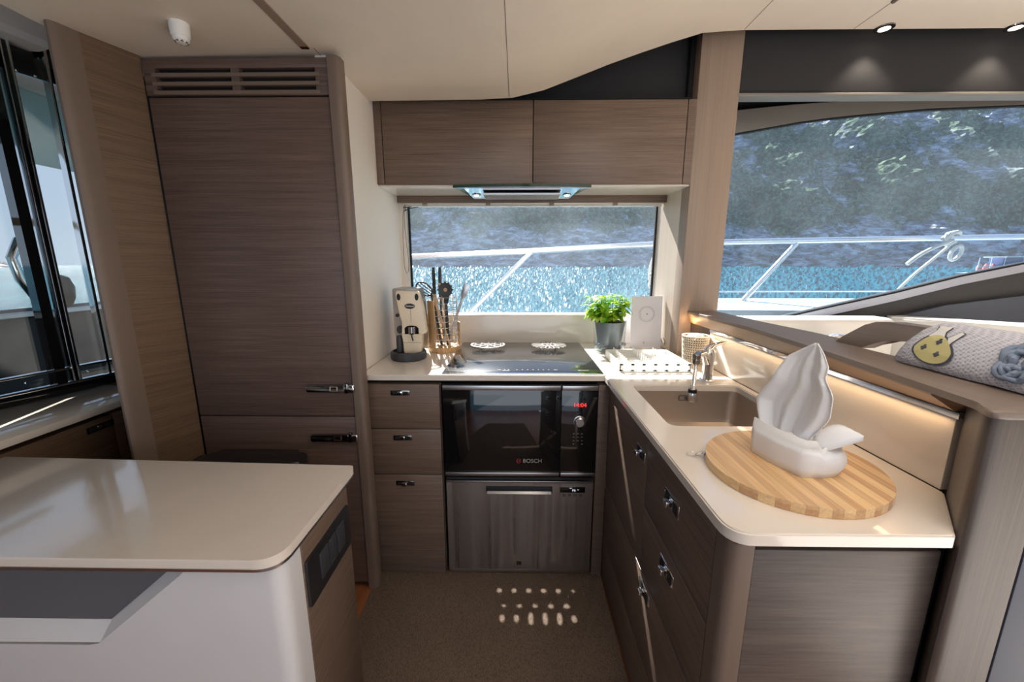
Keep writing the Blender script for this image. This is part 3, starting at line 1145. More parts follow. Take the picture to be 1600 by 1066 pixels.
pp = rounded([(-0.612, 1.392), (-0.572, 1.392), (-0.572, 1.44), (-0.622, 1.455), (-0.622, 1.42)], [0.003, 0.022, 0.01, 0.002, 0])
prism(bm, [(x, y, 0) for x, y in pp], (0, 0, 1.985))
obj('corner_post', bm, M['taupe'], pc)['label'] = 'smooth taupe rounded corner post'
bx('door', M['wood_pantry_dim'], (-1.211, -0.6155, 1.40, 1.421, 0.763, 1.866), pc, bev=0.0015)
dr2 = bx('door', M['wood_pantry_dim'], (-1.211, -0.6155, 1.40, 1.421, 0.03, 0.759), pc, bev=0.0015)
slots = [(-1.178, -0.93), (-0.903, -0.655)]
vp = obj('vent_panel', louvre_panel(-1.215, -0.6135, 1.400, 1.425, 1.873, 1.982, slots, [(1.887, 1.902), (1.913, 1.928), (1.939, 1.953)], 0.02), M['wood_pantry_dim'], pc)
bm = B()
for (z0, z1) in [(1.876, 1.8868), (1.9022, 1.9128), (1.9282, 1.9388)]:
    prism(bm, [(-1.19, 1.3985, z0), (-1.19, 1.3985, z1), (-1.19, 1.404, z1 + 0.001), (-1.19, 1.404, z0 - 0.001)], (0.548, 0, 0))
obj('louvre', bm, M['taupe'], vp)
def lever(x, z, parent):
    bm = B()
    # rounded lever plate
    pts = rounded([(x - 0.152, z - 0.0125), (x - 0.152, z + 0.013), (x - 0.01, z + 0.015), (x - 0.01, z - 0.013)], [0.004, 0.004, 0.002, 0.002])
    prism(bm, [(a, 1.384, b) for a, b in pts], (0, 0.014, 0), bev=0.003)
    box(bm, x - 0.012, x + 0.004, 1.386, 1.402, z - 0.018, z + 0.020, bev=0.003)
    box(bm, x - 0.14, x - 0.02, 1.396, 1.404, z - 0.008, z + 0.008)
    h = obj('door_handle', bm, M['darkchrome'], parent)
    bm = B()
    for q in [(-0.064, -0.060), (-0.038, -0.034)]:
        box(bm, x + q[0], x + q[1], 1.3825, 1.3845, z - 0.006, z + 0.009)
    for q in [(-0.008, -0.006), (0.008, 0.010)]:
        box(bm, x - 0.064, x - 0.034, 1.3825, 1.3845, z + q[0], z + q[0] + 0.002)
    obj('latch_button', bm, M['chrome'], h)
    bm = B()
    box(bm, x + 0.005, x + 0.030, 1.378, 1.396, z - 0.014, z + 0.018, bev=0.005, seg=3)
    obj('striker', bm, M['chrome'], h)
    return h
lever(-0.632, 0.874, pc)
lever(-0.634, 0.677, pc)

# ------------------------------------------------------------------ PORT COUNTER
ps = thing('side_cabinet', 'brown side cabinet under the window, left of the panel', 'cabinet', (-1.7, 1.1, 0))
bm = B()
prism(bm, [(-1.615, 1.50, 0), (-1.615, 0.1, 0), (-2.24, 0.1, 0), (-1.87, 1.50, 0)], (0, 0, 0.753))
obj('carcass', bm, M['wood_port'], ps)
d = bx('door', M['wood_port'], (-1.615, -1.590, 0.764, 1.430, 0.05, 0.753), ps, bev=0.0015)
bx('filler_panel', M['wood_port'], (-1.615, -1.592, 1.435, 1.50, 0.0, 0.753), ps, bev=0.001)
bx('door', M['wood_port'], (-1.615, -1.590, 0.10, 0.760, 0.05, 0.753), ps, bev=0.0015)
def latch_x(xf, y, z, parent, sgn, w=0.078, h=0.020, mm='darkchrome', pull=False):
    """recessed latch in a front that faces +-X"""
    bm = B()
    box(bm, xf - 0.002, xf + 0.002, y - w / 2, y + w / 2, z - h / 2, z + h / 2, bev=0.0015)
    hnd = obj('handle', bm, M[mm], parent)
    bm = B()
    box(bm, xf + sgn * 0.003, xf + sgn * 0.0005, y - w / 2 + 0.008, y - 0.012, z - h / 2 + 0.004, z + h / 2 - 0.004)
    obj('latch_recess', bm, M['gap'], hnd)
    bm = B()
    box(bm, xf + sgn * 0.003, xf + sgn * 0.0005, y + 0.012, y + w / 2 - 0.008, z - h / 2 + 0.004, z + h / 2 - 0.004)
    obj('latch_recess', bm, M['gap'], hnd)
    bm = B()
    box(bm, *sorted((xf + sgn * 0.002, xf + sgn * (0.018 if pull else 0.006))), y - 0.010, y + 0.010, z - 0.007, z + 0.007, bev=0.002)
    obj('latch_button', bm, M['chrome'], hnd)
    return hnd
latch_x(-1.588, 1.382, 0.722, d, 1, 0.096, 0.025)
bm = B()
prism(bm, [(-1.573, 1.56, 0.773), (-1.573, 0.08, 0.773), (-2.24, 0.08, 0.773), (-1.845, 1.66, 0.773), (-1.60, 1.66, 0.773)], (0, 0, 0.027), bev=0.004)
tag(obj('side_worktop', bm, M['cream']), 'narrow glossy cream worktop along the window, at far left', 'worktop')

# ------------------------------------------------------------------ ISLAND
isl = thing('island_counter', 'white seat-backed island with wooden end, in the left foreground', 'island', (-1.0, 0.85, 0))
bm = B()
prism(bm, [(-1.58, 0.78, 0), (-0.50, 0.78, 0), (-0.50, 1.00, 0), (-1.58, 1.045, 0)], (0, 0, 0.722))
obj('carcass', bm, M['wood_h'], isl)
bx('end_panel', M['wood_h'], (-0.50, -0.480, 0.762, 0.999, 0.0, 0.722), isl, bev=0.002)['label'] = 'wooden end panel facing the galley'
bm = B()
# moulded white shell: rounded corner body with a recess in the front
YF, YR = 0.692, 0.716
outer = [(-1.58, 0.0), (-0.56, 0.0)]
pl = rounded([(-0.483, 0.762), (-0.483, 0.692), (-0.66, 0.692), (-0.66, 0.762)], [0.0, 0.066, 0.0, 0.0], 14)
prism(bm, [(x, y, 0.0) for x, y in pl], (0, 0, 0.722))
prism(bm, [(x, YF, z) for x, z in [(-1.58, 0.0), (-0.66, 0.0), (-0.66, 0.722), (-0.675, 0.722), (-0.695, 0.699), (-0.90, 0.527), (-0.925, 0.522), (-1.58, 0.522)]], (0, 0.07, 0))
# recess slopes
def quad(bm, a, b, c, d):
    bm.faces.new([bm.verts.new(p) for p in (a, b, c, d)])
quad(bm, (-0.695, YF + 0.002, 0.699), (-0.90, YF + 0.002, 0.527), (-0.888, YR, 0.566), (-0.722, YR, 0.706))
quad(bm, (-0.695, YF + 0.002, 0.699), (-0.722, YR, 0.706), (-0.70, YR, 0.722), (-0.675, YF + 0.002, 0.722))
quad(bm, (-0.90, YF + 0.002, 0.527), (-1.58, YF + 0.002, 0.522), (-1.58, YR, 0.566), (-0.888, YR, 0.566))
box(bm, -1.58, -0.66, YR + 0.006, 0.78, 0.0, 0.722)
obj('seat_shell', bm, M['gel'], isl)['label'] = 'smooth white moulded shell'
bm = B()
prism(bm, [(x, YR - 0.002, z) for x, z in [(-1.58, 0.566), (-0.888, 0.566), (-0.722, 0.706), (-0.70, 0.722), (-1.58, 0.722)]], (0, 0.012, 0))
obj('inset_panel', bm, M['grey_pad'], isl)['label'] = 'dark grey inset panel'
sw = bm = B()
pts = rounded([(0.765, 0.548), (0.765, 0.668), (0.985, 0.668), (0.985, 0.548)], 0.006)
prism(bm, [(-0.481, y, z) for y, z in pts], (0.008, 0, 0), bev=0.002)
so = obj('switch_plate', bm, M['black'], isl)
for k in range(3):
    y0 = 0.815 + 0.045 * k
    bm = B()
    box(bm, -0.474, -0.469, y0, y0 + 0.040, 0.578, 0.648, bev=0.002)
    obj('switch', bm, M['graphite'], so)
bm = B()
tp = rounded([(-0.474, 1.046), (-0.474, 0.672), (-1.582, 0.672), (-1.565, 1.0895)], [0.014, 0.055, 0, 0], 12)
prism(bm, [(x, y, 0.731) for x, y in tp], (0, 0, 0.022), bev=0.004, seg=3)
tt = tag(obj('island_worktop', bm, M['cream']), 'large glossy cream worktop in the left foreground', 'worktop')
bm = B()
tp = rounded([(-0.4755, 1.044), (-0.4755, 0.6745), (-1.58, 0.6745), (-1.565, 1.086)], [0.014, 0.052, 0, 0], 12)
prism(bm, [(x, y, 0.7225) for x, y in tp], (0, 0, 0.008), bev=0.001)
obj('metal_edging', bm, M['steel_h'], tt)['label'] = 'thin polished edging under the slab'
# stool behind the island
st = thing('stool', 'black padded stool tucked between the island and the pantry', 'stool', (-0.95, 1.26, 0))
bm = B()
pts = rounded([(-1.14, 1.20), (-0.76, 1.20), (-0.76, 1.34), (-1.14, 1.34)], 0.05)
prism(bm, [(x, y, 0.60) for x, y in pts], (0, 0, 0.054), bev=0.02, seg=4)
obj('seat', bm, M['black'], st)
bm = B()
tube(bm, [(-0.95, 1.27, 0.03), (-0.95, 1.27, 0.61)], 0.025)
obj('post', bm, M['darkchrome'], st)
bm = B()
lathe(bm, [(0.10, 0), (0.10, 0.012), (0.03, 0.03)], (-0.95, 1.27, 0.0), 28)
obj('base', bm, M['darkchrome'], st)

# ------------------------------------------------------------------ BACK RUN: DRAWERS, OVEN, DISHWASHER
du = thing('drawer_cabinet', 'brown cabinet of three drawers left of the oven', 'cabinet', (-0.46, 1.8, 0))
bm = B()
box(bm, -0.622, -0.306, 1.502, 2.14, 0.0, 0.864)
obj('carcass', bm, M['wood_h'], du)
def latch_y(x, z, parent, pull=False, lab=None):
    bm = B()
    box(bm, x - 0.038, x + 0.038, 1.477, 1.4815, z - 0.0105, z + 0.0105, bev=0.0012)
    h = obj('handle', bm, M['darkchrome'], parent)
    bm = B()
    box(bm, x - 0.031, x - 0.012, 1.4762, 1.478, z - 0.006, z + 0.006)
    obj('latch_recess', bm, M['gap'], h)
    bm = B()
    box(bm, x + 0.012, x + 0.031, 1.4762, 1.478, z - 0.006, z + 0.006)
    obj('latch_recess', bm, M['gap'], h)
    bm = B()
    box(bm, x - 0.010, x + 0.010, 1.462 if pull else 1.473, 1.478, z - 0.007, z + 0.007, bev=0.002)
    obj('latch_button', bm, M['chrome'], h)
for (z0, z1, hz, pull) in [(0.678, 0.864, 0.829, False), (0.477, 0.6745, 0.638, False), (0.008, 0.4735, 0.436, True)]:
    d = bx('drawer', M['wood_h'], (-0.616, -0.308, 1.480, 1.502, z0, z1), du, bev=0.0012)
    latch_y(-0.463, hz, d, pull)
bx('filler_strip', M['gap'], (-0.6235, -0.617, 1.485, 1.50, 0, 0.864), du)

ov = thing('oven', 'black glass built-in compact oven with steel strips below the hob', 'oven', (0.014, 1.7, 0.47))
bx('body', M['black'], (-0.298, 0.322, 1.50, 2.0, 0.474, 0.862), ov)
OX0, OXD, OX1 = -0.294, 0.176, 0.320
bx('door_glass', M['blackgloss'], (OX0, OXD - 0.0015, 1.478, 1.50, 0.490, 0.842), ov, bev=0.001)
cp = bx('control_panel', M['blackgloss'], (OXD + 0.0015, OX1, 1.478, 1.50, 0.490, 0.842), ov, bev=0.001)
for (a, b) in ((OX0, OXD - 0.003), (OXD + 0.003, OX1)):
    bx('trim_strip', M['steel_h'], (a, b, 1.473, 1.50, 0.8425, 0.862), ov, bev=0.0015)
    bx('trim_strip', M['steel_h'], (a, b, 1.473, 1.50, 0.474, 0.4895), ov, bev=0.0015)
bm = B()
lathe(bm, [(0.024, 0), (0.024, 0.006), (0.021, 0.007), (0.020, 0.018), (0.016, 0.021)], (0.250, 1.478, 0.714), 32, 'Y')
obj('control_knob', bm, M['steel_h'], cp)
textobj('clock_digits', '14:04', 0.024, M['red_led'], cp, (0.250, 1.4772, 0.781), (R(90), 0, 0))
textobj('maker_logo', 'BOSCH', 0.024, M['greyprint'], ov, (0.064, 1.4772, 0.540), (R(90), 0, 0))
bm = B()
tube(bm, [(0.008 + 0.009 * math.cos(a * math.pi / 10), 1.4772, 0.540 + 0.009 * math.sin(a * math.pi / 10)) for a in range(20)], 0.0009, 6, closed=True)
box(bm, 0.0025, 0.0040, 1.4766, 1.4778, 0.534, 0.546)
box(bm, 0.0120, 0.0135, 1.4766, 1.4778, 0.534, 0.546)
box(bm, 0.0025, 0.0135, 1.4766, 1.4778, 0.5394, 0.5406)
obj('maker_emblem', bm, M['redlogo'], ov)
bm = B()
for i, z in enumerate((0.660, 0.646, 0.630, 0.616)):
    for j, x in enumerate((0.229, 0.246, 0.263)):
        if (i, j) in ((3, 1),):
            continue
        box(bm, x - 0.0032, x + 0.0032, 1.4768, 1.4782, z - 0.0007, z + 0.0007)
obj('button_marks', bm, M['greyprint'], cp)

dw = thing('dishwasher', 'brushed steel drawer dishwasher under the oven', 'dishwasher', (0.008, 1.7, 0))
bx('body', M['black'], (-0.296, 0.318, 1.50, 2.05, 0.012, 0.455), dw)
bm = B()
# front with a recessed grip
GX0, GX1, GZ0, GZ1 = -0.128, 0.148, 0.392, 0.425
box(bm, -0.292, 0.316, 1.480, 1.502, 0.030, GZ0)
box(bm, -0.292, GX0, 1.480, 1.502, GZ0, GZ1)
box(bm, GX1, 0.316, 1.480, 1.502, GZ0, GZ1)
box(bm, -0.292, 0.316, 1.480, 1.502, GZ1, 0.442)
obj('drawer_front', bm, M['steel'], dw)
bm = B()
box(bm, GX0, GX1, 1.497, 1.505, GZ0, GZ1)
obj('grip_recess', bm, M['graphite'], dw)
bm = B()
prism(bm, [(GX0 + 0.004, 1.470, GZ0 + 0.003), (GX0 + 0.004, 1.498, GZ0 - 0.001), (GX0 + 0.004, 1.498, GZ0 + 0.004), (GX0 + 0.004, 1.476, GZ0 + 0.012)], (GX1 - GX0 - 0.008, 0, 0), bev=0.001)
obj('handle', bm, M['steel_h'], dw)
bx('trim_strip', M['steel_h'], (-0.292, 0.316, 1.476, 1.50, 0.4425, 0.450), dw, bev=0.001)
bx('trim_strip', M['steel_h'], (-0.292, 0.316, 1.482, 1.50, 0.010, 0.0295), dw, bev=0.001)
dd = bx('display', M['blackgloss'], (0.180, 0.284, 1.4785, 1.482, 0.398, 0.424), dw, bev=0.0006)
textobj('display_text', 'P5:', 0.013, M['white_led'], dd, (0.238, 1.4780, 0.408), (R(90), 0, 0))
bm = B()
box(bm, 0.220, 0.228, 1.4779, 1.4787, 0.4175, 0.4190)
box(bm, 0.251, 0.259, 1.4779, 1.4787, 0.4105, 0.4118)
obj('display_marks', bm, M['white_led'], dd)
for k in range(4):
    bm = B()
    tube(bm, [(0.196 + 0.0235 * k + 0.0052 * math.cos(a * math.pi / 8), 1.4795, 0.386 + 0.0052 * math.sin(a * math.pi / 8)) for a in range(16)], 0.0008, 5, closed=True)
    lathe(bm, [(0.0022, 0), (0.0022, 0.0012)], (0.196 + 0.0235 * k, 1.4802, 0.386), 10, 'Y')
    obj('button', bm, M['black'], dw)
bm = B()
box(bm, 0.000, 0.020, 1.4785, 1.481, 0.052, 0.070)
obj('badge', bm, M['darkchrome'], dw)
bx('toe_kick', M['gap'], (-0.31, 0.36, 1.53, 1.56, 0.0, 0.03))
bpy.data.objects['toe_kick']['kind'] = 'structure'
bm = B()
box(bm, 0.323, 0.366, 1.481, 1.50, 0.0, 0.864, bev=0.001)
fp = tag(obj('corner_filler', bm, M['wood_h']), 'narrow dark brown filler panel in the corner right of the oven', 'panel')
bm = B()
box(bm, -0.60, 0.40, 1.512, 1.53, 0.8643, 0.8775)
tag(obj('counter_shadow_rail', bm, M['gap']), None, None, kind='structure')

# ------------------------------------------------------------------ RIGHT RUN
rc = thing('sink_cabinet', 'long brown base cabinet under the sink counter at right', 'cabinet', (0.58, 1.05, 0))
bm = B()
box(bm, 0.392, 0.80, 0.64, 0.98, 0.0, 0.864)
box(bm, 0.392, 0.80, 1.40, 1.478, 0.0, 0.864)
box(bm, 0.392, 0.80, 0.98, 1.40, 0.0, 0.72)
obj('carcass', bm, M['wood_h'], rc)
XF = 0.365
d = bx('door', M['wood_h'], (XF, XF + 0.022, 1.019, 1.470, 0.452, 0.864), rc, bev=0.0015)
latch_x(XF, 1.070, 0.787, d, -1, 0.075, 0.032, 'chrome', True)
d = bx('drawer', M['wood_h'], (XF, XF + 0.022, 0.640, 1.015, 0.652, 0.864), rc, bev=0.0015)
latch_x(XF, 0.835, 0.779, d, -1, 0.085, 0.034, 'chrome', True)
d = bx('drawer', M['wood_h'], (XF, XF + 0.022, 0.640, 1.015, 0.452, 0.648), rc, bev=0.0015)
latch_x(XF, 0.833, 0.598, d, -1, 0.085, 0.034, 'chrome', True)
d = bx('drawer', M['wood_h'], (XF, XF + 0.022, 0.640, 1.470, 0.20, 0.448), rc, bev=0.0015)
latch_x(XF, 0.965, 0.412, d, -1, 0.085, 0.034, 'chrome', True)
d = bx('drawer', M['wood_h'], (XF, XF + 0.022, 0.640, 1.470, 0.01, 0.197), rc, bev=0.0015)
bm = B()
pp = rounded([(0.364, 0.637), (0.364, 0.592), (0.405, 0.590), (0.405, 0.637)], [0.001, 0.026, 0.001, 0.001], 10)
prism(bm, [(x, y, 0) for x, y in pp], (0, 0, 0.862), bev=0.001)
obj('corner_post', bm, M['taupe'], rc)['label'] = 'smooth taupe rounded corner post'
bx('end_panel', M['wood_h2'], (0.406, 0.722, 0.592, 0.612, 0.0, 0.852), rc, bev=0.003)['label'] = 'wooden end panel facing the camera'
bm = B()
box(bm, 0.400, 0.74, 0.605, 0.625, 0.853, 0.8775)
box(bm, 0.724, 0.735, 0.600, 0.62, 0.0, 0.86)
obj('shadow_gap', bm, M['gap'], rc)

# ------------------------------------------------------------------ WORKTOP, SPLASHBACKS
wt = B()
outl = rounded([(-0.624, 1.487), (0.345, 1.487), (0.348, 0.568), (0.708, 0.568), (0.8205, 0.692), (0.8205, 1.843), (0.7655, 1.843), (0.7655, 1.936), (0.7485, 2.149), (-0.624, 2.149)],
               [0.001, 0.001, 0.045, 0.008, 0, 0, 0, 0, 0, 0], 6)
sinkp = rounded([(0.418, 1.004), (0.418, 1.368), (0.792, 1.368), (0.792, 1.004)], 0.028, 6)
def plate_hole(bm, outer, hole, z0, z1):
    loops = []
    for z in (z1, z0):
        vo = [bm.verts.new((x, y, z)) for x, y in outer]
        vh = [bm.verts.new((x, y, z)) for x, y in hole]
        eo = [bm.edges.new((vo[i], vo[(i + 1) % len(vo)])) for i in range(len(vo))]
        eh = [bm.edges.new((vh[i], vh[(i + 1) % len(vh)])) for i in range(len(vh))]
        bmesh.ops.triangle_fill(bm, use_beauty=True, use_dissolve=False, edges=eo + eh)
        loops.append((vo, vh))
    for a, b in ((loops[0][0], loops[1][0]), (loops[0][1], loops[1][1])):
        n = len(a)
        for i in range(n):
            bm.faces.new((a[i], b[i], b[(i + 1) % n], a[(i + 1) % n]))
plate_hole(wt, outl, sinkp, 0.878, 0.900)
es = [e for e in wt.edges if abs(e.verts[0].co.z - 0.9) < 1e-5 and abs(e.verts[1].co.z - 0.9) < 1e-5 and len(e.link_faces) == 2 and any(abs(f.normal.z) < 0.5 or f.calc_center_median().z < 0.899 for f in e.link_faces)]
bmesh.ops.bevel(wt, geom=es, offset=0.003, segments=2, affect='EDGES')
tag(obj('worktop', wt, M['cream']), 'L-shaped glossy cream worktop around the hob and sink', 'worktop')

bm = B()
box(bm, 0.820, 0.840, 0.700, 1.652, 0.9005, 1.0485, bev=0.002)
tag(obj('splashback', bm, M['splash']), 'glossy cream splashback behind the sink under the ledge', 'splashback')
bm = B()
box(bm, -0.584, 0.744, 2.136, 2.1485, 0.9005, 1.058, bev=0.002)
tag(obj('splashback', bm, M['splash']), 'low cream splashback behind the hob under the window', 'splashback')
# recess behind the end of the right splashback
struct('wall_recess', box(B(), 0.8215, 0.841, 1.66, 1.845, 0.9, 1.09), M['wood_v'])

# ------------------------------------------------------------------ SINK
sk = thing('sink', 'rectangular satin steel sink set in the right counter', 'sink', (0.60, 1.19, 0.74))
bm = B()
def ring(pts, z):
    return [bm.verts.new((x, y, z)) for x, y in pts]
def inset(d, r):
    return rounded([(0.418 + d, 1.004 + d), (0.418 + d, 1.368 - d), (0.792 - d, 1.368 - d), (0.792 - d, 1.004 + d)], r, 6)
rs = [ring(inset(-0.012, 0.03), 0.8775), ring(inset(0.0, 0.028), 0.8775), ring(inset(0.004, 0.03), 0.780), ring(inset(0.010, 0.03), 0.762), ring(inset(0.035, 0.03), 0.752)]
for a, b in zip(rs, rs[1:]):
    n = len(a)
    for i in range(n):
        bm.faces.new((a[i], b[i], b[(i + 1) % n], a[(i + 1) % n]))
bm.faces.new(rs[-1])
obj('basin', bm, M['sinksteel'], sk, mods=[('solid', 'SOLIDIFY', {'thickness': 0.0012, 'offset': 1})])
bm = B()
tube(bm, [(x, 1.3615, z) for x, z in rounded([(0.588, 0.845), (0.588, 0.862), (0.632, 0.862), (0.632, 0.845)], 0.003, 3)], 0.0012, 6, closed=True)
for z in (0.850, 0.854, 0.858):
    box(bm, 0.608, 0.625, 1.3605, 1.3625, z - 0.0008, z + 0.0008)
obj('overflow', bm, M['black'], sk)
bm = B()
lathe(bm, [(0.038, 0), (0.038, 0.002), (0.030, 0.003), (0.012, 0.001)], (0.60, 1.19, 0.7525), 28)
obj('drain', bm, M['chrome'], sk)

# ------------------------------------------------------------------ FAUCET
fc = thing('faucet', 'chrome single lever faucet with a hanging flexible spray hose at the sink', 'faucet', (0.712, 1.42, 0.9))
bm = B()
lathe(bm, [(0.026, 0), (0.026, 0.005), (0.020, 0.008), (0.0185, 0.04), (0.020, 0.075), (0.023, 0.10), (0.022, 0.112), (0.014, 0.122)], (0.712, 1.425, 0.9008), 24)
obj('base', bm, M['chrome'], fc)
bm = B()
tube(bm, [(0.712, 1.425, 0.965), (0.695, 1.415, 1.000), (0.672, 1.395, 1.012), (0.648, 1.375, 1.012)], [0.018, 0.0165, 0.014, 0.012], 16)
sp_ = obj('spout', bm, M['chrome'], fc)
bm = B()
lathe(bm, [(0.012, -0.026), (0.0145, -0.022), (0.0145, -0.008), (0.013, -0.006), (0.0145, -0.004), (0.0145, 0.008), (0.011, 0.012)], (0.641, 1.370, 1.004), 20)
obj('collar', bm, M['darkchrome'], sp_)
bm = B()
hp = [Vector((0.641, 1.370, 0.985)), Vector((0.640, 1.366, 0.96)), Vector((0.637, 1.363, 0.93)), Vector((0.635, 1.361, 0.90)), Vector((0.634, 1.36, 0.885))]
fine = []
for a, b in zip(hp, hp[1:]):
    for k in range(12):
        fine.append(a.lerp(b, k / 12))
fine.append(hp[-1])
tube(bm, fine, [0.0078 if i % 2 else 0.0066 for i in range(len(fine))], 14)
obj('hose', bm, M['chrome'], fc)
bm = B()
lathe(bm, [(0.014, -0.042), (0.0185, -0.040), (0.019, -0.02), (0.015, -0.008), (0.013, 0.002), (0.009, 0.006)], (0.6335, 1.36, 0.883), 22)
sh = obj('spray_head', bm, M['chrome'], fc)
bm = B()
lathe(bm, [(0.0148, -0.010), (0.0152, -0.004), (0.0142, 0.004)], (0.6335, 1.36, 0.884), 22)
obj('rubber_ring', bm, M['black'], sh)
bm = B()
tube(bm, [(0.705, 1.425, 1.012), (0.715, 1.43, 1.026), (0.742, 1.44, 1.036), (0.772, 1.45, 1.041), (0.792, 1.455, 1.041)], [0.016, 0.013, 0.008, 0.0055, 0.003], 12)
obj('lever', bm, M['chrome'], fc)

# ------------------------------------------------------------------ HOB
hb = thing('hob', 'black glass ceramic hob with a steel frame under the window', 'hob', (0.04, 1.82, 0.9))
bm = B()
box(bm, -0.300, 0.345, 1.502, 2.128, 0.9004, 0.9035, bev=0.001)
obj('frame', bm, M['chrome'], hb)
hm = mat('smoked_hob_glass', (0.022, 0.021, 0.020), 0.16, coat=0.6)
bm = B()
box(bm, -0.294, 0.339, 1.520, 2.124, 0.9030, 0.9060, bev=0.001)
obj('glass', bm, hm, hb)
bm = B()
for x in (-0.05, -0.035, 0.0, 0.022, 0.044, 0.066, 0.088, 0.108, 0.13):
    lathe(bm, [(0.0028, 0), (0.0028, 0.0003)], (x, 1.552, 0.9060), 10)
for (x0, x1) in ((-0.080, -0.066), (0.150, 0.166)):
    box(bm, x0, x1, 1.550, 1.553, 0.9060, 0.9063)
box(bm, -0.06, -0.03, 1.534, 1.538, 0.9060, 0.9063)
obj('touch_marks', bm, M['greyprint'], hb)
textobj('corner_text', 'BOSCH', 0.013, M['greyprint'], hb, (0.270, 1.543, 0.9062), (0, 0, 0), 0.0001)

def trivet(cx, cy, r, style, label):
    bm = B()
    z0, z1 = 0.0125, 0.0195
    def flatring(ra, rb, n=48, wav=0.0, nw=16):
        vs = []
        for k in range(n):
            a = 2 * math.pi * k / n
            q = 1 + wav * math.cos(nw * a)
            vs.append([bm.verts.new((cx + rr * q * math.cos(a), cy + rr * q * math.sin(a), 0.906 + z)) for rr, z in ((ra, z0), (rb, z0), (rb, z1), (ra, z1))])
        for k in range(n):
            A, C = vs[k], vs[(k + 1) % n]
            for j in range(4):
                bm.faces.new((A[j], A[(j + 1) % 4], C[(j + 1) % 4], C[j]))
    zc = 0.906 + (z0 + z1) / 2
    if style == 0:
        flatring(r * 0.90, r)
        flatring(r * 0.13, r * 0.22)
        for k in range(8):
            a = 2 * math.pi * k / 8
            tube(bm, [(cx + r * 0.2 * math.cos(a), cy + r * 0.2 * math.sin(a), zc), (cx + r * 0.92 * math.cos(a), cy + r * 0.92 * math.sin(a), zc)], 0.0035, 6)
            b = a + math.pi / 8
            c = (cx + r * 0.62 * math.cos(b), cy + r * 0.62 * math.sin(b))
            pts = [(c[0] + r * 0.2 * math.cos(t * math.pi / 7), c[1] + r * 0.2 * math.sin(t * math.pi / 7), zc) for t in range(14)]
            tube(bm, pts, 0.0032, 6, closed=True)
    else:
        flatring(r * 0.34, r * 0.42)
        flatring(r * 0.08, r * 0.16)
        for k in range(18):
            a = 2 * math.pi * k / 18
            c = (cx + r * 0.72 * math.cos(a), cy + r * 0.72 * math.sin(a))
            u = Vector((math.cos(a), math.sin(a)))
            v = Vector((-u.y, u.x))
            pts = []
            for t in range(14):
                s = t * math.pi / 7
                q = u * (math.cos(s) * r * 0.29) + v * (math.sin(s) * r * 0.10)
                pts.append((c[0] + q.x, c[1] + q.y, zc))
            tube(bm, pts, 0.0030, 6, closed=True)
        for k in range(6):
            a = 2 * math.pi * k / 6
            tube(bm, [(cx + r * 0.14 * math.cos(a), cy + r * 0.14 * math.sin(a), zc), (cx + r * 0.36 * math.cos(a), cy + r * 0.36 * math.sin(a), zc)], 0.003, 6)
    for k in range(4):
        a = math.pi / 4 + k * math.pi / 2
        lathe(bm, [(0.004, 0), (0.0045, z0 + 0.002)], (cx + r * 0.62 * math.cos(a), cy + r * 0.62 * math.sin(a), 0.9062), 8)
    tag(obj('trivet', bm, M['trivet']), label, 'trivet')
M['trivet'] = mat('pewter_trivet', (0.55, 0.53, 0.52), 0.3, metal=0.6)
trivet(-0.150, 1.975, 0.088, 0, 'round openwork metal trivet on the left of the hob')
trivet(0.163, 1.970, 0.088, 1, 'petalled openwork metal trivet on the right of the hob')

# ------------------------------------------------------------------ UPPER CABINET AND HOOD
uc = thing('wall_cabinet', 'brown two-door wall cabinet hanging above the galley window', 'cabinet', (0.07, 2.0, 1.675))
bm = B()
box(bm, -0.624, 0.764, 1.868, 2.145, 1.690, 2.018)
obj('carcass', bm, M['wood_h'], uc)
bx('shadow_gap', M['gap'], (-0.62, 0.76, 1.8665, 1.868, 1.692, 2.016), uc)
YC = 1.842
bx('filler_panel', M['wood_h'], (-0.624, -0.593, YC, YC + 0.024, 1.678, 2.019), uc, bev=0.0008)
bx('filler_panel', M['wood_h'], (0.730, 0.764, YC, YC + 0.024, 1.678, 2.019), uc, bev=0.0008)
bx('door', M['wood_h'], (-0.5895, 0.0660, YC, YC + 0.022, 1.678, 2.019), uc, bev=0.0012)
bx('door', M['wood_h'], (0.0695, 0.7265, YC, YC + 0.022, 1.678, 2.019), uc, bev=0.0012)
bx('underside', M['pale_u'] if 'pale_u' in M else M['cream'], (-0.624, 0.764, YC + 0.012, 2.145, 1.671, 1.690), uc)['label'] = 'pale underside of the cabinet'
bx('light_rail', M['wood_h'], (-0.612, 0.764, 2.085, 2.10, 1.637, 1.671), uc, bev=0.001)
hd = thing('extractor_hood', 'slim glass-fronted extractor hood under the wall cabinet', 'extractor hood', (0.02, 1.95, 1.65))
bm = B()
gp = []
for i in range(21):
    t = -1 + 2 * i / 20
    gp.append((0.020 + 0.305 * t, 1.803 + 0.022 * t * t))
gb = [(0.275, 2.055), (-0.235, 2.055)]
prism(bm, [(x, y, 1.664) for x, y in gp + gb], (0, 0, 0.007))
obj('glass_visor', bm, M['hoodglass'], hd)
bm = B()
gp2 = [(x, y - 0.001) for x, y in gp]
for a, b in zip(gp2, gp2[1:]):
    prism(bm, [(a[0], a[1], 1.661), (b[0], b[1], 1.661), (b[0], b[1] + 0.004, 1.661), (a[0], a[1] + 0.004, 1.661)], (0, 0, 0.0125))
obj('visor_edge', bm, mat('green_glass_edge', (0.012, 0.045, 0.035), 0.1, coat=0.5), hd)['label'] = 'dark green glass edge'
bm = B()
prism(bm, [(-0.24, 1.85, 1.663), (-0.215, 2.045, 1.648), (0.255, 2.045, 1.648), (0.28, 1.85, 1.663)], (0, 0, 0.010))
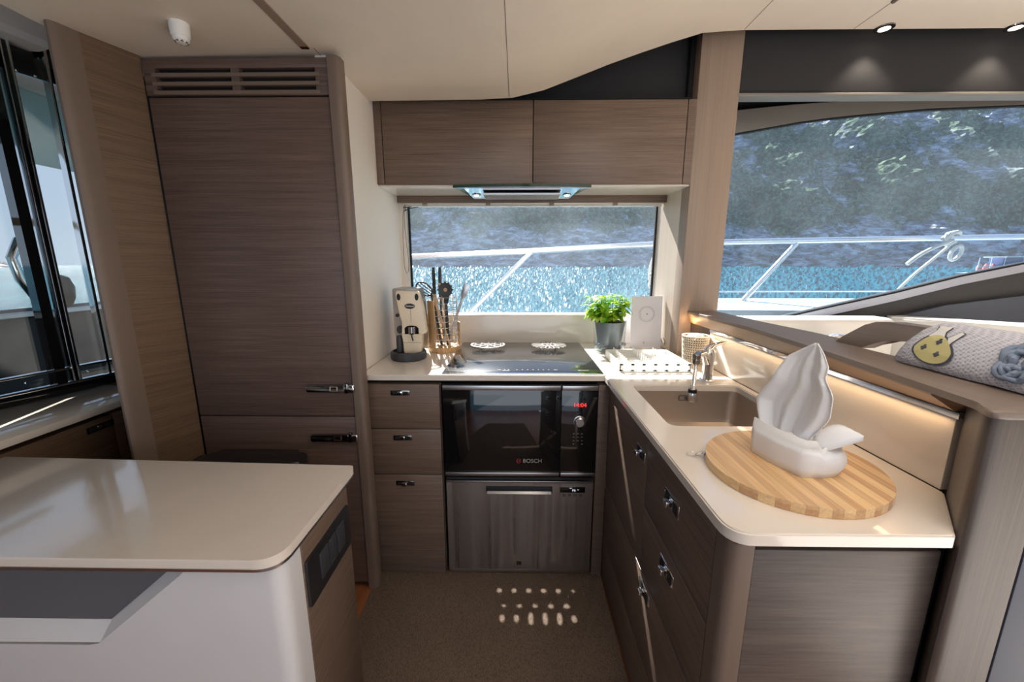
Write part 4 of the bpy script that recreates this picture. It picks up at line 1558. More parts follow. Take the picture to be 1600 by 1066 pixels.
obj('body', bm, M['chrome'], hd)
bm = B()
box(bm, -0.16, 0.20, 1.90, 2.02, 1.643, 1.652)
ft = obj('filter', bm, M['steel_h'], hd)
bm = B()
for k in range(46):
    x = -0.155 + 0.35 * k / 45
    tube(bm, [(x, 1.905, 1.642), (x, 2.015, 1.641)], 0.0011, 4)
for k in range(10):
    y = 1.908 + 0.105 * k / 9
    tube(bm, [(-0.155, y, 1.6415), (0.195, y, 1.6415)], 0.0011, 4)
obj('mesh', bm, M['pewter_mesh'] if 'pewter_mesh' in M else M['trivet'], ft)
for x in (-0.195, 0.235):
    bm = B()
    lathe(bm, [(0.022, 0), (0.022, -0.003), (0.014, -0.0035)], (x, 1.965, 1.654), 20)
    b_ = obj('lamp', bm, M['chrome'], hd)
    bm = B()
    lathe(bm, [(0.012, 0), (0.012, -0.002)], (x, 1.965, 1.6506), 16)
    obj('lamp_lens', bm, M['lamp'], b_)

# roller blind cassette with cord
rb = thing('roller_blind', 'cream roller blind cassette at the top of the galley window', 'blind', (0.07, 2.12, 1.625))
bm = B()
box(bm, -0.588, 0.745, 2.103, 2.147, 1.630, 1.646, bev=0.003)
box(bm, -0.584, 0.742, 2.112, 2.140, 1.6215, 1.628, bev=0.002)
obj('cassette', bm, M['cream'], rb)
for x in (-0.475, -0.150, 0.175, 0.500):
    bm = B()
    box(bm, x - 0.012, x + 0.012, 2.098, 2.108, 1.624, 1.640, bev=0.002)
    obj('clip', bm, M['taupe_hi'], rb)
bm = B()
cord = [(-0.586, 2.11, 1.625), (-0.592, 2.11, 1.58), (-0.598, 2.11, 1.48), (-0.600, 2.11, 1.38), (-0.598, 2.11, 1.31), (-0.588, 2.11, 1.282), (-0.578, 2.11, 1.29), (-0.574, 2.11, 1.34), (-0.580, 2.11, 1.42), (-0.586, 2.11, 1.52), (-0.586, 2.11, 1.60)]
tube(bm, cord, 0.0012, 6)
tube(bm, [(-0.580, 2.112, 1.645), (-0.580, 2.112, 1.60)], 0.0022, 6)
tube(bm, [(-0.590, 2.11, 1.617), (-0.57, 2.11, 1.618), (-0.52, 2.12, 1.626)], 0.0022, 6)
tube(bm, [(-0.586, 2.11, 1.600), (-0.56, 2.115, 1.612), (-0.50, 2.13, 1.626)], 0.0022, 6)
obj('cord', bm, M['black'], rb)['label'] = 'thin black pull cord hanging in a loop'

# ------------------------------------------------------------------ CEILING FITTINGS
def downlight(x, y, label):
    z = ceil_z(x)
    t = thing('downlight', label, 'ceiling light', (x, y, z - 0.006), 'recessed salon downlights')
    bm = B()
    vs = []
    for k in range(32):
        a = 2 * math.pi * k / 32
        vs.append([bm.verts.new((x + r * math.cos(a), y + r * math.sin(a), z + dz)) for r, dz in ((0.020, -0.001), (0.0205, -0.006), (0.033, -0.004), (0.034, 0.001))])
    for k in range(32):
        A, C = vs[k], vs[(k + 1) % 32]
        for j in range(4):
            bm.faces.new((A[j], A[(j + 1) % 4], C[(j + 1) % 4], C[j]))
    obj('bezel', bm, M['darkchrome'], t)
    bm = B()
    lathe(bm, [(0.019, -0.004), (0.019, 0.001)], (x, y, z), 24)
    obj('lens', bm, M['lamp'], t)
    light('downlight_lamp', 'SPOT', (x, y, z - 0.012), (0, 0, 0), 6, (1.0, 0.85, 0.65), 0.02, spot_size=R(100), spot_blend=0.6)
downlight(1.460, 1.79, 'left of the two small round downlights in the salon ceiling')
downlight(1.975, 1.79, 'right of the two small round downlights, at the picture edge')
sn = thing('smoke_alarm', 'small white cylindrical alarm on the ceiling above the pantry', 'alarm', (-0.955, 1.245, 1.955))
bm = B()
zc = ceil_z(-0.95)
zc -= 0.004
lathe(bm, [(0.0245, 0.006), (0.0245, -0.010), (0.0225, -0.030), (0.0215, -0.031)], (-0.955, 1.243, zc), 28)
obj('body', bm, M['white_pl'], sn)
bm = B()
lathe(bm, [(0.0205, -0.031), (0.0190, -0.040), (0.012, -0.046), (0.005, -0.047)], (-0.955, 1.243, zc), 28)
obj('dome', bm, M['white_pl'], sn)
bm = B()
for k in range(8):
    a = 2 * math.pi * k / 8
    box(bm, -0.955 + 0.013 * math.cos(a) - 0.003, -0.955 + 0.013 * math.cos(a) + 0.003, 1.243 + 0.013 * math.sin(a) - 0.003, 1.243 + 0.013 * math.sin(a) + 0.003, zc - 0.0455, zc - 0.0405)
obj('vent', bm, M['taupe'], sn)
bm = B()
zt = ceil_z(-0.668)
box(bm, -0.684, -0.656, -1.0, 1.383, zt - 0.003, zt + 0.004)
tk = tag(obj('curtain_track', bm, M['taupe_hi']), 'taupe track let into the ceiling near the pantry', 'track')
bm = B()
box(bm, -0.682, -0.658, 1.370, 1.383, zt - 0.0045, zt - 0.0028)
obj('end_cap', bm, M['darkchrome'], tk)
bm = B()
tube(bm, [(1.345, 1.63, 2.2545), (1.343, 1.60, 2.2545), (1.350, 1.50, 2.2545), (1.372, 1.35, 2.2545), (1.375, 0.9, 2.2545), (1.375, -0.5, 2.2545)], 0.0085, 8)
tag(obj('curtain_track', bm, M['taupe']), 'brown curved track in the salon ceiling above the window', 'track')

# ------------------------------------------------------------------ THINGS ON THE WORKTOP
# coffee machine
cm = thing('coffee_machine', 'cream coffee machine on a round black base at the counter left end', 'coffee machine', (-0.495, 1.78, 0.9))
bm = B()
lathe(bm, [(0.074, 0), (0.080, 0.004), (0.082, 0.018), (0.080, 0.033), (0.076, 0.038), (0.069, 0.038), (0.066, 0.030)], (-0.502, 1.765, 0.9005), 40, sy=1.0)
obj('base', bm, M['graphite'], cm)
def fx(px):
    return -0.478 + (px - 362) * 0.000405
def fz(py):
    return 0.930 + (825 - py) * 0.000415
bm = B()
fr = [(fx(x), fz(y)) for x, y in [(205, 140), (450, 148), (478, 240), (500, 330), (527, 600), (478, 610), (470, 700), (458, 825), (268, 825), (262, 700), (250, 620), (262, 480), (238, 400), (208, 200)]]
fr = rounded(fr, [0.010, 0.010, 0, 0, 0.006, 0.002, 0, 0.004, 0.004, 0, 0.003, 0.01, 0.02, 0.01], 4)
prism(bm, [(x, 1.745, z) for x, z in fr], (0, 0.035, 0), bev=0.004, seg=3)
fb = obj('front_shell', bm, M['cream_pl'], cm)
bm = B()
bk = [(fx(x) - 0.012, fz(y)) for x, y in [(170, 122), (440, 122), (470, 240), (490, 600), (465, 825), (205, 825), (170, 600)]]
bk = rounded(bk, [0.006, 0.006, 0, 0, 0.006, 0.006, 0], 4)
prism(bm, [(x, 1.782, z) for x, z in bk], (0, 0.13, 0), bev=0.006, seg=3)
obj('body', bm, mat('brushed_grey_body', (0.42, 0.40, 0.38), 0.3, metal=0.6), cm)['label'] = 'grey metal rear body'
bm = B()
ap = [(fx(286), fz(612)), (fx(286), fz(545)), (fx(315), fz(523)), (fx(365), fz(516)), (fx(415), fz(523)), (fx(441), fz(545)), (fx(441), fz(612))]
prism(bm, [(x, 1.7435, z) for x, z in ap], (0, 0.006, 0))
rc_ = obj('brew_recess', bm, M['blackgloss'], fb)
bm = B()
lathe(bm, [(0.016, 0), (0.016, -0.028), (0.012, -0.034)], (fx(367), 1.742, fz(530)), 20)
obj('brew_head', bm, M['darkchrome'], fb)
bm = B()
tube(bm, [(fx(362), 1.741, fz(605)), (fx(367), 1.738, fz(640)), (fx(380), 1.734, fz(682))], 0.0032, 8)
obj('spout', bm, M['black'], fb)
bm = B()
lathe(bm, [(0.0235, 0), (0.0235, 0.0015), (0.0215, 0.002)], (fx(355), 1.7455, fz(306)), 32, 'Y', sy=0.52)
lg_ = obj('badge', bm, M['black'], fb)
bm = B()
tube(bm, [(fx(355) + 0.0222 * math.cos(a * math.pi / 14), 1.7433, fz(306) + 0.0114 * math.sin(a * math.pi / 14)) for a in range(28)], 0.0007, 5, closed=True)
obj('badge_rim', bm, M['chrome'], lg_)
textobj('badge_text', 'Didiesse', 0.0115, M['whiteprint'], lg_, (fx(355), 1.7428, fz(306)), (R(90), 0, 0), shear=0.25)
for px_, sgn in ((236, -1), (435, 1)):
    bm = B()
    lathe(bm, [(0.0155, 0), (0.0155, 0.001)], (fx(px_), 1.7452, fz(208)), 24, 'Y', sx=0.55)
    obj('side_window', bm, M['black'], fb)
bm = B()
lathe(bm, [(0.014, 0), (0.014, 0.01), (0.010, 0.013)], (fx(212), 1.776, fz(572)), 20, 'Y', sy=1.25)
obj('pump_knob', bm, M['graphite'], cm)
bm = B()
lathe(bm, [(0.008, 0), (0.008, 0.008)], (fx(188), 1.780, fz(415)), 16, 'Y')
obj('switch', bm, M['black'], cm)
bm = B()
lathe(bm, [(0.013, 0), (0.0135, 0.055), (0.010, 0.075)], (fx(210), 1.755, 0.9345), 18)
obj('capsule_tube', bm, M['graphite'], cm)
bm = B()
for z in (610, 706):
    box(bm, fx(262), fx(470), 1.7440, 1.7455, fz(z) - 0.0006, fz(z) + 0.0006)
box(bm, fx(361), fx(363), 1.7440, 1.7453, fz(480), fz(345))
obj('panel_seam', bm, M['taupe'], fb)

# utensil basket
ub = thing('utensil_holder', 'round wire and bamboo utensil holder beside the coffee machine', 'utensil holder', (-0.365, 1.97, 0.9))
UC = (-0.370, 1.955)
bm = B()
lathe(bm, [(0.080, 0), (0.082, 0.003), (0.082, 0.022), (0.079, 0.025)], (UC[0], UC[1], 0.9005), 40)
obj('base', bm, M['bamboo'], ub)
bm = B()
pts = []
for r_ in (0.0760, 0.0805):
    arcp = [(UC[0] + r_ * math.cos(R(a)), UC[1] + r_ * math.sin(R(a))) for a in range(165, 246, 8)]
    pts += arcp if r_ < 0.078 else arcp[::-1]
prism(bm, [(x, y, 0.921) for x, y in pts], (0, 0, 0.235))
for a0 in (5, ):
    pts = []
    for r_ in (0.0760, 0.0805):
        arcp = [(UC[0] + r_ * math.cos(R(a)), UC[1] + r_ * math.sin(R(a))) for a in range(a0, a0 + 40, 8)]
        pts += arcp if r_ < 0.078 else arcp[::-1]
    prism(bm, [(x, y, 0.921) for x, y in pts], (0, 0, 0.12))
obj('upright', bm, M['bamboo'], ub)
for k in range(9):
    bm = B()
    z = 0.934 + 0.0295 * k
    tube(bm, [(UC[0] + 0.074 * math.cos(a * math.pi / 20), UC[1] + 0.074 * math.sin(a * math.pi / 20), z) for a in range(40)], 0.0019, 6, closed=True)
    obj('wire_ring', bm, M['chrome'], ub)
for a in (-78, -20, 60, 120, 245):
    bm = B()
    x, y = UC[0] + 0.0755 * math.cos(R(a)), UC[1] + 0.0755 * math.sin(R(a))
    tube(bm, [(x, y, 0.920), (x, y, 1.172)], 0.0022, 6)
    obj('wire_upright', bm, M['chrome'], ub)

def knife(x, y, lean, label):
    t = thing('kitchen_knife', label, 'knife', (x, y, 0.93))
    bm = B()
    p0 = Vector((x, y, 0.93))
    u = Vector((lean, 0.02, 1)).normalized()
    a, b = p0 + u * 0.235, p0 + u * 0.385
    tube(bm, [a, a + u * 0.02, b - u * 0.03, b], [0.0075, 0.009, 0.0085, 0.006], 10)
    obj('handle', bm, M['black'], t)
    bm = B()
    prism(bm, [p0, p0 + u * 0.235 + Vector((-0.004, 0, 0)), p0 + u * 0.235 + Vector((0.010, 0, 0)), p0 + u * 0.04 + Vector((0.016, 0, 0))], (0, 0.0015, 0))
    obj('blade', bm, M['chrome'], t)
knife(-0.418, 1.99, -0.01, 'black-handled knife in the utensil holder, the left one of two')
knife(-0.395, 2.00, 0.01, 'black-handled knife in the utensil holder, the right one of two')
# slotted black whisk/spoon leaning left
t = thing('slotted_spoon', 'black slotted spoon leaning left out of the utensil holder', 'spoon', (-0.375, 1.93, 0.925))
bm = B()
tube(bm, [(-0.385, 1.96, 0.925), (-0.400, 1.94, 1.05), (-0.413, 1.925, 1.15), (-0.420, 1.92, 1.185)], 0.0062, 10)
obj('handle', bm, M['graphite'], t)
bm = B()
c0 = Vector((-0.450, 1.905, 1.212))
ux = Vector((0.80, 0.10, -0.60)).normalized()
vx = Vector((0.60, 0.0, 0.80)).normalized()
for k in range(5):
    s = 0.026 * (1 - abs(k - 2) * 0.0) * (k - 2) / 2
    ww = math.sqrt(max(0.05, 1 - (s / 0.030) ** 2))
    tube(bm, [c0 + vx * s - ux * 0.038 * ww, c0 + vx * s + Vector((0, -0.006, 0)), c0 + vx * s * 0.8 + ux * 0.040 * ww], 0.0026, 6)
tube(bm, [c0 + ux * 0.042 * math.cos(a * math.pi / 12) + vx * 0.027 * math.sin(a * math.pi / 12) for a in range(24)], 0.004, 6, closed=True)
obj('bowl', bm, M['graphite'], t)
# pasta server
t = thing('pasta_server', 'black toothed pasta server with a round hole, in utensil holder', 'pasta server', (-0.35, 1.95, 0.925))
bm = B()
tube(bm, [(-0.350, 1.96, 0.925), (-0.352, 1.945, 1.05), (-0.350, 1.93, 1.15)], [0.0095, 0.0085, 0.006], 10)
obj('handle', bm, M['graphite'], t)
bm = B()
c0 = Vector((-0.348, 1.905, 1.208))
no = 36
vs = []
for k in range(no):
    a = 2 * math.pi * k / no
    rr = 0.041 if k % 3 == 0 else 0.0325
    if -2.3 < (a if a < math.pi else a - 2 * math.pi) < -0.85:
        rr = 0.034
    vs.append([bm.verts.new(c0 + Vector((r_ * math.cos(a), dy - 0.10 * abs(r_), r_ * 1.08 * math.sin(a)))) for r_, dy in ((0.009, 0), (rr, 0), (rr, 0.004), (0.009, 0.004))])
for k in range(no):
    A, C = vs[k], vs[(k + 1) % no]
    for j in range(4):
        bm.faces.new((A[j], A[(j + 1) % 4], C[(j + 1) % 4], C[j]))
prism(bm, [c0 + Vector((-0.020, 0, -0.022)), c0 + Vector((0.020, 0, -0.022)), c0 + Vector((0.009, 0.012, -0.066)), c0 + Vector((-0.009, 0.012, -0.066))], (0, 0.005, 0))
obj('head', bm, M['graphite'], t)
# wooden spoon and spatula
def paddle(name, label, p0, p1, w, l, m, cat):
    t = thing(name, label, cat, p0)
    p0, p1 = Vector(p0), Vector(p1)
    u = (p1 - p0).normalized()
    bm = B()
    tube(bm, [p0, p1], [0.0055, 0.0065], 10)
    obj('handle', bm, m, t)
    s = Vector((u.z, 0, -u.x)).normalized()
    bm = B()
    e = p1 + u * l
    pts = [p1 - s * 0.006, p1 + u * l * 0.3 - s * w / 2, e - s * w / 2, e + s * w / 2, p1 + u * l * 0.3 + s * w / 2, p1 + s * 0.006]
    prism(bm, pts, (0, 0.004, 0), bev=0.001)
    obj('head', bm, m, t)
    return t
paddle('wooden_spatula', 'pale wooden spatula standing behind the pasta server', (-0.352, 1.985, 0.925), (-0.372, 1.99, 1.16), 0.046, 0.078, M['spoonwood'], 'spatula')
paddle('wooden_spoon', 'beech wooden spoon slanting across inside the utensil holder', (-0.335, 1.925, 0.925), (-0.398, 1.925, 1.13), 0.030, 0.055, M['spoonwood'], 'spoon')
paddle('metal_spatula', 'slim steel spatula leaning right out of the utensil holder', (-0.36, 1.97, 0.925), (-0.312, 1.955, 1.172), 0.030, 0.075, M['steel_h'], 'spatula').rotation_euler = (0, R(9), 0)

# basil plant
pp_ = thing('basil_plant', 'bushy green basil plant in a glass pot near the window', 'plant', (0.46, 1.985, 0.9))
PC = (0.462, 1.935)
bm = B()
lathe(bm, [(0.052, 0.012), (0.058, 0.018), (0.060, 0.060), (0.075, 0.150), (0.072, 0.151), (0.056, 0.060), (0.052, 0.02)], (PC[0], PC[1], 0.901), 36, capt=True)
obj('pot', bm, M['galv'], pp_)['label'] = 'grey inner pot'
bm = B()
lathe(bm, [(0.060, 0), (0.068, 0.004), (0.076, 0.03), (0.080, 0.155), (0.0785, 0.155), (0.0745, 0.03), (0.066, 0.007), (0.03, 0.006)], (PC[0], PC[1], 0.9005), 40, capb=True, capt=True)
obj('glass_pot', bm, M['clear'], pp_)['label'] = 'clear glass outer pot'
bm = B()
for k in range(46):
    a, r_ = random.uniform(0, 6.28), random.uniform(0.060, 0.071)
    lathe(bm, [(0.002, 0), (0.006, 0.003), (0.006, 0.006), (0.002, 0.009)], (PC[0] + r_ * math.cos(a), PC[1] + r_ * math.sin(a), 0.908 + random.uniform(0, 0.03)), 7)
obj('pebbles', bm, M['galv'], pp_)['kind'] = 'stuff'
bm = B()
lathe(bm, [(0.070, 0), (0.070, 0.003)], (PC[0], PC[1], 1.046), 30)
obj('soil', bm, M['soil'], pp_)
bm = B()
bl = B()
def leaf(bm, base, dirv, L_, W_, curl):
    d_ = dirv.normalized()
    s = d_.cross(Vector((0, 0, 1)))
    if s.length < 0.05:
        s = Vector((1, 0, 0))
    s.normalize()
    nrm = s.cross(d_).normalized()
    rows = []
    N = 7
    for i in range(N + 1):
        t = i / N
        wv = W_ * math.sin(math.pi * min(1, t * 0.98 + 0.02)) ** 0.75 * (1.15 - 0.4 * t)
        c = base + d_ * L_ * t - nrm * curl * L_ * t * t - Vector((0, 0, 1)) * L_ * 0.35 * t * t
        lift = 0.25 * wv
        rows.append([bm.verts.new(c - s * wv + nrm * lift), bm.verts.new(c - s * wv * 0.5 + nrm * lift * 0.9), bm.verts.new(c), bm.verts.new(c + s * wv * 0.5 + nrm * lift * 0.9), bm.verts.new(c + s * wv + nrm * lift)])
    for a, b in zip(rows, rows[1:]):
        for k in range(4):
            bm.faces.new((a[k], a[k + 1], b[k + 1], b[k]))
for k in range(34):
    a = random.uniform(0, 6.28)
    r0, r1 = random.uniform(0.0, 0.04), random.uniform(0.02, 0.085)
    h = random.uniform(0.04, 0.135)
    if 2.2 < a < 4.2:
        r1 += 0.03
        h *= 0.95
    p0 = Vector((PC[0] + r0 * math.cos(a), PC[1] + r0 * math.sin(a), 1.046))
    p1 = Vector((PC[0] + r1 * math.cos(a), PC[1] + r1 * math.sin(a) * 0.8, 1.05 + h))
    pm = (p0 + p1) / 2 + Vector((0, 0, 0.015))
    tube(bm, [p0, pm, p1], 0.0014, 5)
    for lv in (0.45, 0.75, 1.0):
        q = p0.lerp(p1, lv)
        a2 = random.uniform(0, 3.14)
        for sgn in (0, math.pi):
            dv = Vector((math.cos(a2 + sgn), math.sin(a2 + sgn), random.uniform(-0.1, 0.75)))
            sz = random.uniform(0.040, 0.060) * (1.1 if lv < 1 else 0.8)
            leaf(bl, q, dv, sz, sz * random.uniform(0.26, 0.36), random.uniform(0.1, 0.5))
obj('stem', bm, M['stem'], pp_)
def leafmat():
    m = bpy.data.materials.new('basil_leaf_blade')
    m.use_nodes = True
    n = m.node_tree
    n.nodes.clear()
    L = n.links.new
    o = n.nodes.new('ShaderNodeOutputMaterial')
    t = n.nodes.new('ShaderNodeTexCoord')
    x = n.nodes.new('ShaderNodeTexNoise')
    x.inputs['Scale'].default_value = 22
    L(t.outputs['Object'], x.inputs['Vector'])
    r = n.nodes.new('ShaderNodeValToRGB')
    r.color_ramp.elements[0].position = 0.38
    r.color_ramp.elements[0].color = (0.10, 0.34, 0.015, 1)
    r.color_ramp.elements[1].position = 0.62
    r.color_ramp.elements[1].color = (0.50, 0.70, 0.06, 1)
    L(x.outputs[0], r.inputs[0])
    d1 = n.nodes.new('ShaderNodeBsdfPrincipled')
    d1.inputs['Roughness'].default_value = 0.4
    tl = n.nodes.new('ShaderNodeBsdfTranslucent')
    L(r.outputs[0], d1.inputs['Base Color'])
    L(r.outputs[0], tl.inputs[0])
    mx = n.nodes.new('ShaderNodeMixShader')
    mx.inputs[0].default_value = 0.45
    L(d1.outputs[0], mx.inputs[1])
    L(tl.outputs[0], mx.inputs[2])
    L(mx.outputs[0], o.inputs[0])
    return m
fo = obj('foliage', bl, leafmat(), pp_, smooth=60)
fo['kind'] = 'stuff'

# standing card
cd = thing('standing_card', 'pale grey card standing behind the dish rack by the plant', 'card', (0.67, 2.02, 0.9))
cm_ = Matrix.Rotation(R(-4), 3, 'X')
bm = B()
box(bm, 0.592, 0.752, 2.018, 2.022, 0.9015, 1.168, rot=cm_, piv=(0.67, 2.02, 0.9015))
obj('sheet', bm, M['card'], cd)
def cardpt(x, z):
    return Vector((0.67, 2.02, 0.9015)) + cm_ @ (Vector((x, 2.0172, z)) - Vector((0.67, 2.02, 0.9015)))
bm = B()
for rr, rad in ((0.040, 0.0006), (0.034, 0.0004)):
    tube(bm, [cardpt(0.672 + rr * math.cos(a * math.pi / 24), 1.076 + rr * math.sin(a * math.pi / 24)) for a in range(48)], rad, 5, closed=True)
box(bm, 0.6705, 0.6745, 2.0120, 2.0140, 1.073, 1.080, rot=cm_, piv=(0.67, 2.02, 0.9015))
obj('emblem', bm, M['ink'], cd)
textobj('card_text', 'K', 0.015, M['ink'], cd, cardpt(0.663, 0.926), (R(90 - 4), 0, 0))
bm = B()
tube(bm, [(0.757, 2.06, 1.03), (0.757, 2.05, 0.96), (0.757, 2.02, 0.93), (0.760, 1.99, 0.925), (0.758, 1.98, 0.94), (0.755, 2.0, 0.955)], 0.0016, 6)
tag(obj('thin_cable', bm, M['black']), 'thin dark cable curling beside the pale card', 'cable')
bm = B()
box(bm, 0.552, 0.585, 2.07, 2.09, 0.9005, 0.915, bev=0.002)
tag(obj('small_box', bm, M['ink']), 'tiny dark box on the counter between plant and card', 'box')

# dish rack
def translucent(name, col, k):
    m = bpy.data.materials.new(name)
    m.use_nodes = True
    n = m.node_tree
    p = n.nodes['Principled BSDF']
    p.inputs['Base Color'].default_value = (*col, 1)
    p.inputs['Roughness'].default_value = 0.3
    t = n.nodes.new('ShaderNodeBsdfTranslucent')
    t.inputs[0].default_value = (*col, 1)
    x = n.nodes.new('ShaderNodeMixShader')
    x.inputs[0].default_value = k
    n.links.new(p.outputs[0], x.inputs[1])
    n.links.new(t.outputs[0], x.inputs[2])
    n.links.new(x.outputs[0], n.nodes['Material Output'].inputs[0])
    return m
M['rack'] = translucent('translucent_white_plastic', (0.9, 0.9, 0.88), 0.45)
dk = thing('dish_rack', 'low white plastic dish rack on the counter behind the sink', 'dish rack', (0.55, 1.68, 0.9))
bm = B()
X0, X1, Y0, Y1 = 0.415, 0.700, 1.535, 1.800
box(bm, X0, X1, Y0, Y1, 0.9005, 0.906, bev=0.002)
# front wall with openings
n5 = 6
box(bm, X0, X1, Y0, Y0 + 0.006, 0.906, 0.911)
box(bm, X0, X1, Y0, Y0 + 0.006, 0.928, 0.938, bev=0.002)
for k in range(n5 + 1):
    x = X0 + (X1 - X0 - 0.012) * k / n5
    box(bm, x, x + 0.012, Y0, Y0 + 0.006, 0.906, 0.936)
box(bm, X0, X0 + 0.005, Y0, Y1, 0.906, 0.938, bev=0.001)
box(bm, X1 - 0.005, X1, Y0, Y1, 0.906, 0.938, bev=0.001)
box(bm, X0, X1, Y1 - 0.006, Y1, 0.906, 0.938, bev=0.001)
obj('tray', bm, M['rack'], dk)
bm = B()
for j in range(8):
    y = Y0 + 0.03 + 0.03 * j
    box(bm, X0 + 0.006, X1 - 0.006, y, y + 0.004, 0.918, 0.923)
    for i in range(3):
        x = X0 + 0.03 + 0.09 * i
        box(bm, x, x + 0.005, y - 0.003, y + 0.004, 0.920, 0.952, bev=0.001)
obj('plate_pegs', bm, M['rack'], dk)

# woven cup
wc = thing('woven_beaker', 'ivory woven cane beaker standing under the ledge end', 'beaker', (0.762, 1.655, 0.9))
WC = (0.763, 1.655)
bm = B()
NW, NH = 34, 13
rows = []
for j in range(NH + 1):
    z = 0.902 + 0.128 * j / NH
    r_ = 0.043 + 0.010 * j / NH
    rows.append([bm.verts.new((WC[0] + r_ * math.cos(2 * math.pi * (k + 0.5 * (j % 2)) / NW), WC[1] + r_ * math.sin(2 * math.pi * (k + 0.5 * (j % 2)) / NW), z)) for k in range(NW)])
for j in range(NH):
    for k in range(NW):
        bm.faces.new((rows[j][k], rows[j][(k + 1) % NW], rows[j + 1][(k + 1) % NW], rows[j + 1][k]))
obj('woven_wall', bm, M['cupcane'], wc, mods=[('wire', 'WIREFRAME', {'thickness': 0.0052, 'use_even_offset': False})])
bm = B()
lathe(bm, [(0.040, 0), (0.0505, 0.126), (0.0495, 0.126), (0.039, 0.003)], (WC[0], WC[1], 0.902), 30, capt=False, sx=0.96, sy=0.96)
obj('liner', bm, M['cuphole'], wc)
bm = B()
tube(bm, [(WC[0] + 0.053 * math.cos(a * math.pi / 18), WC[1] + 0.053 * math.sin(a * math.pi / 18), 1.031) for a in range(36)], 0.0030, 8, closed=True)
tube(bm, [(WC[0] + 0.044 * math.cos(a * math.pi / 18), WC[1] + 0.044 * math.sin(a * math.pi / 18), 0.903) for a in range(36)], 0.0025, 8, closed=True)
obj('rim', bm, M['cupcane'], wc)
bm = B()
lathe(bm, [(0.030, 0), (0.036, 0.01), (0.036, 0.05), (0.026, 0.062)], (WC[0], WC[1], 0.975), 20)
tag(obj('paper_roll', bm, M['napkin']), 'white roll standing inside the woven beaker', 'paper roll')

# chopping board
cb = thing('chopping_board', 'oval striped bamboo chopping board on the right counter', 'chopping board', (0.579, 0.769, 0.9))
bm = B()
u = Vector((-0.848, -0.530))
v = Vector((-0.530, 0.848))
pts = []
for k in range(72):
    a = 2 * math.pi * k / 72
    q = u * 0.1715 * math.cos(a) + v * 0.159 * math.sin(a)
    pts.append((0.579 + q.x, 0.769 + q.y, 0.9005))
prism(bm, pts, (0, 0, 0.0185), bev=0.003, seg=3)
bo = obj('board', bm, M['board'], cb)
bm = B()
lathe(bm, [(0.003, 0), (0.005, 0.004), (0.003, 0.008)], (0.4205, 0.822, 0.906), 10)
tube(bm, [(0.414 + 0.009 * math.cos(a * math.pi / 8), 0.826 + 0.006 * math.sin(a * math.pi / 8), 0.910 + 0.004 * math.cos(a * math.pi / 8)) for a in range(16)], 0.0011, 6, closed=True)
tube(bm, [(0.400 + 0.011 * math.cos(a * math.pi / 8), 0.833 + 0.004 * math.sin(a * math.pi / 8), 0.906 + 0.003 * math.sin(a * math.pi / 8)) for a in range(16)], 0.0009, 6, closed=True)
obj('hanging_ring', bm, M['chrome'], cb)

# folded napkin
nk = thing('folded_napkin', 'white linen napkin folded into a tall fan standing on the board', 'napkin', (0.59, 0.77, 0.919))
nbA, nbB = Vector((0.527, 0.821, 0.9195)), Vector((0.560, 0.713, 0.9195))
nbC = Vector((0.654, 0.739, 0.9195))
dirb = (nbB - nbA).normalized()
nrm = Vector((-dirb.y, dirb.x, 0))
if nrm.x < 0:
    nrm = -nrm       # away from camera (towards +x)
bm = B()
# front pocket band, slightly bowed
rows = []
for i in range(13):
    t = i / 12
    base = nbA.lerp(nbB, t) - nrm * 0.006 * math.sin(math.pi * t)
    zt = 0.998 - 0.003 * t + 0.0
    top = base + Vector((0.002, 0, zt - base.z)) + dirb * (-0.004 + 0.002 * t)
    rows.append([bm.verts.new(base.lerp(top, k / 5) - nrm * 0.003 * math.sin(math.pi * k / 5)) for k in range(6)])
# turns the corner and wraps back along the right side, sagging lower
for i in range(1, 9):
    t = i / 8
    base = nbB.lerp(nbC, t) + Vector((0.010, -0.012, 0)) * math.sin(math.pi * t)
    hgt = 0.076 * (1 - 0.10 * t) if t < 0.15 else 0.060 - 0.010 * math.cos(t * 5) 
    top = base + Vector((0.004 - 0.014 * t, 0.012 * t, hgt))
    rows.append([bm.verts.new(base.lerp(top, k / 5) + Vector((0.010, -0.012, 0)) * math.sin(math.pi * k / 5) * (0.5 + 0.5 * t)) for k in range(6)])
for i in range(1, 8):
    t = i / 7
    base = nbC.lerp(nbA + nrm * 0.05, t)
    top = base + Vector((0, 0, 0.055 + 0.02 * t))
    rows.append([bm.verts.new(base.lerp(top, k / 5)) for k in range(6)])
for a, b in zip(rows, rows[1:]):
    for k in range(5):
        bm.faces.new((a[k], a[k + 1], b[k + 1], b[k]))
cc = bm.verts.new(sum((r_[4].co for r_ in rows), Vector()) / len(rows) + Vector((0, 0, 0.006)))
for a, b in zip(rows, rows[1:] + rows[:1]):
    bm.faces.new((a[4], b[4], cc))
obj('pocket', bm, M['napkin'], nk, smooth=50, mods=[('solid', 'SOLIDIFY', {'thickness': 0.003, 'offset': 1})])
